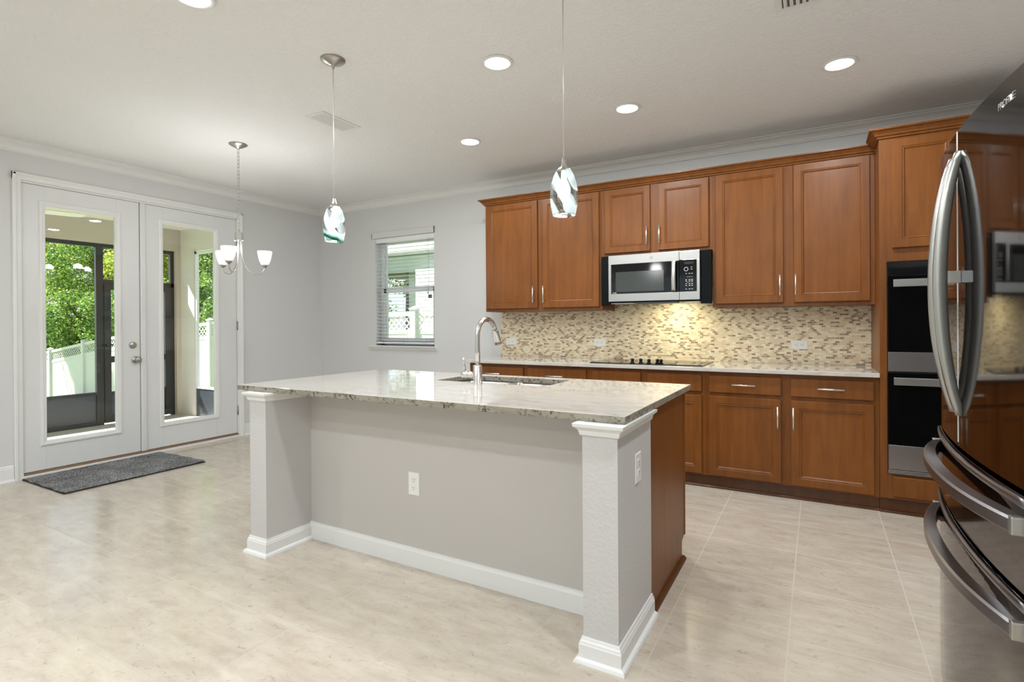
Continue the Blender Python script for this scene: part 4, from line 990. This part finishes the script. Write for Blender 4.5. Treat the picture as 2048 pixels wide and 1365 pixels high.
for x in fxs:
    tz = topz(x); b = MB(); b.box(x-.07, x+.07, 3.63, 3.77, tz-2.1, tz+.04); ps = b.build('post', M['fence'], fcx, .004)
    b = MB(); b.loft([[(x-.085, 3.615, tz+.04), (x+.085, 3.615, tz+.04), (x+.085, 3.785, tz+.04), (x-.085, 3.785, tz+.04)], [(x-.085, 3.615, tz+.06), (x+.085, 3.615, tz+.06), (x+.085, 3.785, tz+.06), (x-.085, 3.785, tz+.06)], [(x-.01, 3.69, tz+.11), (x+.01, 3.69, tz+.11), (x+.01, 3.71, tz+.11), (x-.01, 3.71, tz+.11)]], True, False); b.build('post_cap', M['fence'], ps)

# neighbour's house
nh = thing('neighbour_house', (-9.5, 8.5, -.4), 'pale green neighbouring house with white fascia and porch column', 'house')
bx('wall', M['house'], nh, -11.9, -2, 8.6, 14, -.4, 3.4)
b = MB(); b.box(-13.3, -1.5, 8.05, 8.40, 2.92, 3.40); b.box(-13.3, -13.05, 8.3, 14, 2.92, 3.4); b.build('porch_beam', M['house'], nh)
b = MB(); b.box(-13.8, -1.2, 7.70, 7.82, 3.47, 3.66); b.build('gutter', M['house_white'], nh)
b = MB(); b.box(-13.8, -1.2, 7.72, 14, 3.42, 3.47); b.build('soffit', M['house_white'], nh)
b = MB(); b.extrude([(7.72, 3.66), (14.2, 6.0), (14.2, 3.48), (7.82, 3.48)], lambda p, q, t: (t, p, q), -13.8, -1.2); b.build('roof', M['house_roof'], nh)
b = MB(); b.box(-10.95, -10.0, 7.80, 8.40, -.4, 2.92); b.build('porch_column', M['house_white'], nh)
b = MB(); b.box(-13.3, -11.9, 8.5, 14, 2.86, 2.92); b.build('porch_ceiling', M['house_dark'], nh)

# vegetation
def crown_mesh(name, mat, R, n, leaf, seed, squash=1.0, droop=0):
    rnd = random.Random(seed); vs = []; fs = []
    # clumps give the crown an uneven outline
    clumps = []
    while len(clumps) < 34:
        v = Vector((rnd.uniform(-1, 1), rnd.uniform(-1, 1), rnd.uniform(-1, 1)))
        if v.length < .8: clumps.append((v, rnd.uniform(.2, .42)))
    for k in range(n):
        c_, cr = clumps[k % len(clumps)]; d = Vector((rnd.gauss(0, 1), rnd.gauss(0, 1), rnd.gauss(0, 1))).normalized()*cr*rnd.uniform(.6, 1.05)
        p = (c_+d); p = Vector((p.x*R, p.y*R, p.z*R*squash))
        a = Vector((rnd.gauss(0, 1), rnd.gauss(0, 1), rnd.gauss(0, .6)-droop)).normalized(); bq = a.cross(Vector((rnd.gauss(0, 1), rnd.gauss(0, 1), rnd.gauss(0, 1)))).normalized()
        L_ = leaf*rnd.uniform(.6, 1.3); W_ = L_*.28; i = len(vs); mid = p+a*L_*.5+a.cross(bq)*L_*.08
        vs += [p, p+a*L_*.45+bq*W_, p+a*L_, p+a*L_*.45-bq*W_]; fs.append((i, i+1, i+2, i+3))
    me = bpy.data.meshes.new(name); me.from_pydata(vs, [], fs); me.materials.append(mat); return me
crA = crown_mesh('crown', M['leaf1'], 2.4, 20000, .13, 1); crB = crown_mesh('crown', M['leaf2'], 2.4, 20000, .12, 2); crC = crown_mesh('crown', M['leaf1'], 2.4, 20000, .14, 3, .9, .6)
def tree(x, y, s, zc_, cr, label, zs=1.0):
    g = gz(x, y); o = thing('garden_tree', (x, y, g), label, 'tree', 'trees beyond the garden fence')
    c_ = bpy.data.objects.new('crown', cr); COL.objects.link(c_); c_.parent = o; c_.location = (0, 0, zc_-g); c_.scale = (s, s, s*zs); c_.rotation_euler.z = random.uniform(0, 6.28)
    b = MB(); b.tube([(x, y, g-.2), (x+.1, y, g+(zc_-g)*.5), (x, y+.1, zc_+.6*s)], [.14*s, .11*s, .05*s], 9)
    for k in range(5):
        a = k*1.3; zq = g+(zc_-g)*(.5+.1*k); b.tube([(x+.05, y, zq), (x+math.cos(a)*.7*s, y+math.sin(a)*.7*s, zq+.9*s), (x+math.cos(a)*1.3*s, y+math.sin(a)*1.3*s, zq+1.6*s)], [.05*s, .035*s, .015*s], 6)
    b.build('trunk', M['bark'], o)
specs = [(-33.0, 6.4, .9, 1.1, crA), (-28.5, 6.4, .85, 1.3, crC), (-24.3, 6.3, .85, 1.5, crA), (-20.2, 6.5, .85, 1.7, crC), (-16.2, 6.4, .85, 1.9, crA), (-12.7, 6.2, .75, 1.2, crA),
         (-43.5, 11.0, 1.5, 5.4, crB), (-37.0, 11.0, 1.4, 5.2, crA), (-31.2, 11.0, 1.25, 5.0, crB), (-25.8, 11.2, 1.2, 5.0, crA), (-20.6, 11.4, 1.2, 5.2, crB), (-15.8, 13.0, 1.1, 5.0, crB),
         (-50.0, 19.0, 2.2, 9.0, crA), (-38.5, 20.0, 2.2, 9.0, crB), (-27.0, 20.5, 2.0, 9.0, crB)]
LBL = ['dense deep green tree in the leafy mass beyond the white fence', 'bright yellow-green tree rising behind the darker growth beyond the fence', 'drooping deep green tree low behind the left part of the fence']
for (x, y, s, z, cr) in specs:
    tree(x, y, s, z, cr, LBL[0] if cr is crA else (LBL[1] if cr is crB else LBL[2]))
tree(-27.2, 1.6, .7, 6.8, crA, 'tree on the lawn before the fence, shading the fence outside the left door')
# palm by the neighbour's porch
pl = thing('garden_palm', (-12.1, 5.4, gz(-12.1, 5.4)), 'small golden palm seen through the kitchen window above the fence', 'palm')
b = MB(); vs = []; px_, py_, pz_ = -12.1, 5.4, 1.35
for k in range(26):
    a = random.uniform(0, 2*PI); el = random.uniform(.1, 1.2); L_ = random.uniform(.7, 1.1); d_ = Vector((math.cos(a)*math.cos(el), math.sin(a)*math.cos(el), math.sin(el))); sd_ = Vector((-math.sin(a), math.cos(a), 0))
    for j in range(14):
        q = j/14; c0 = Vector((px_, py_, pz_))+d_*L_*q-Vector((0, 0, .5*q*q*L_))
        for s_ in (-1, 1):
            tip = c0+sd_*s_*.28*(1-q*.6)+d_*.12-Vector((0, 0, .10)); i = len(vs); vs += [c0, c0+d_*.025, tip]
b.add(vs, [(i, i+1, i+2) for i in range(0, len(vs), 3)]); b.build('fronds', M['leaf3'], pl, fixn=False)
MB().tube([(px_, py_, gz(px_, py_)-.1), (px_, py_, pz_)], [.10, .07], 10).build('trunk', M['bark'], pl)
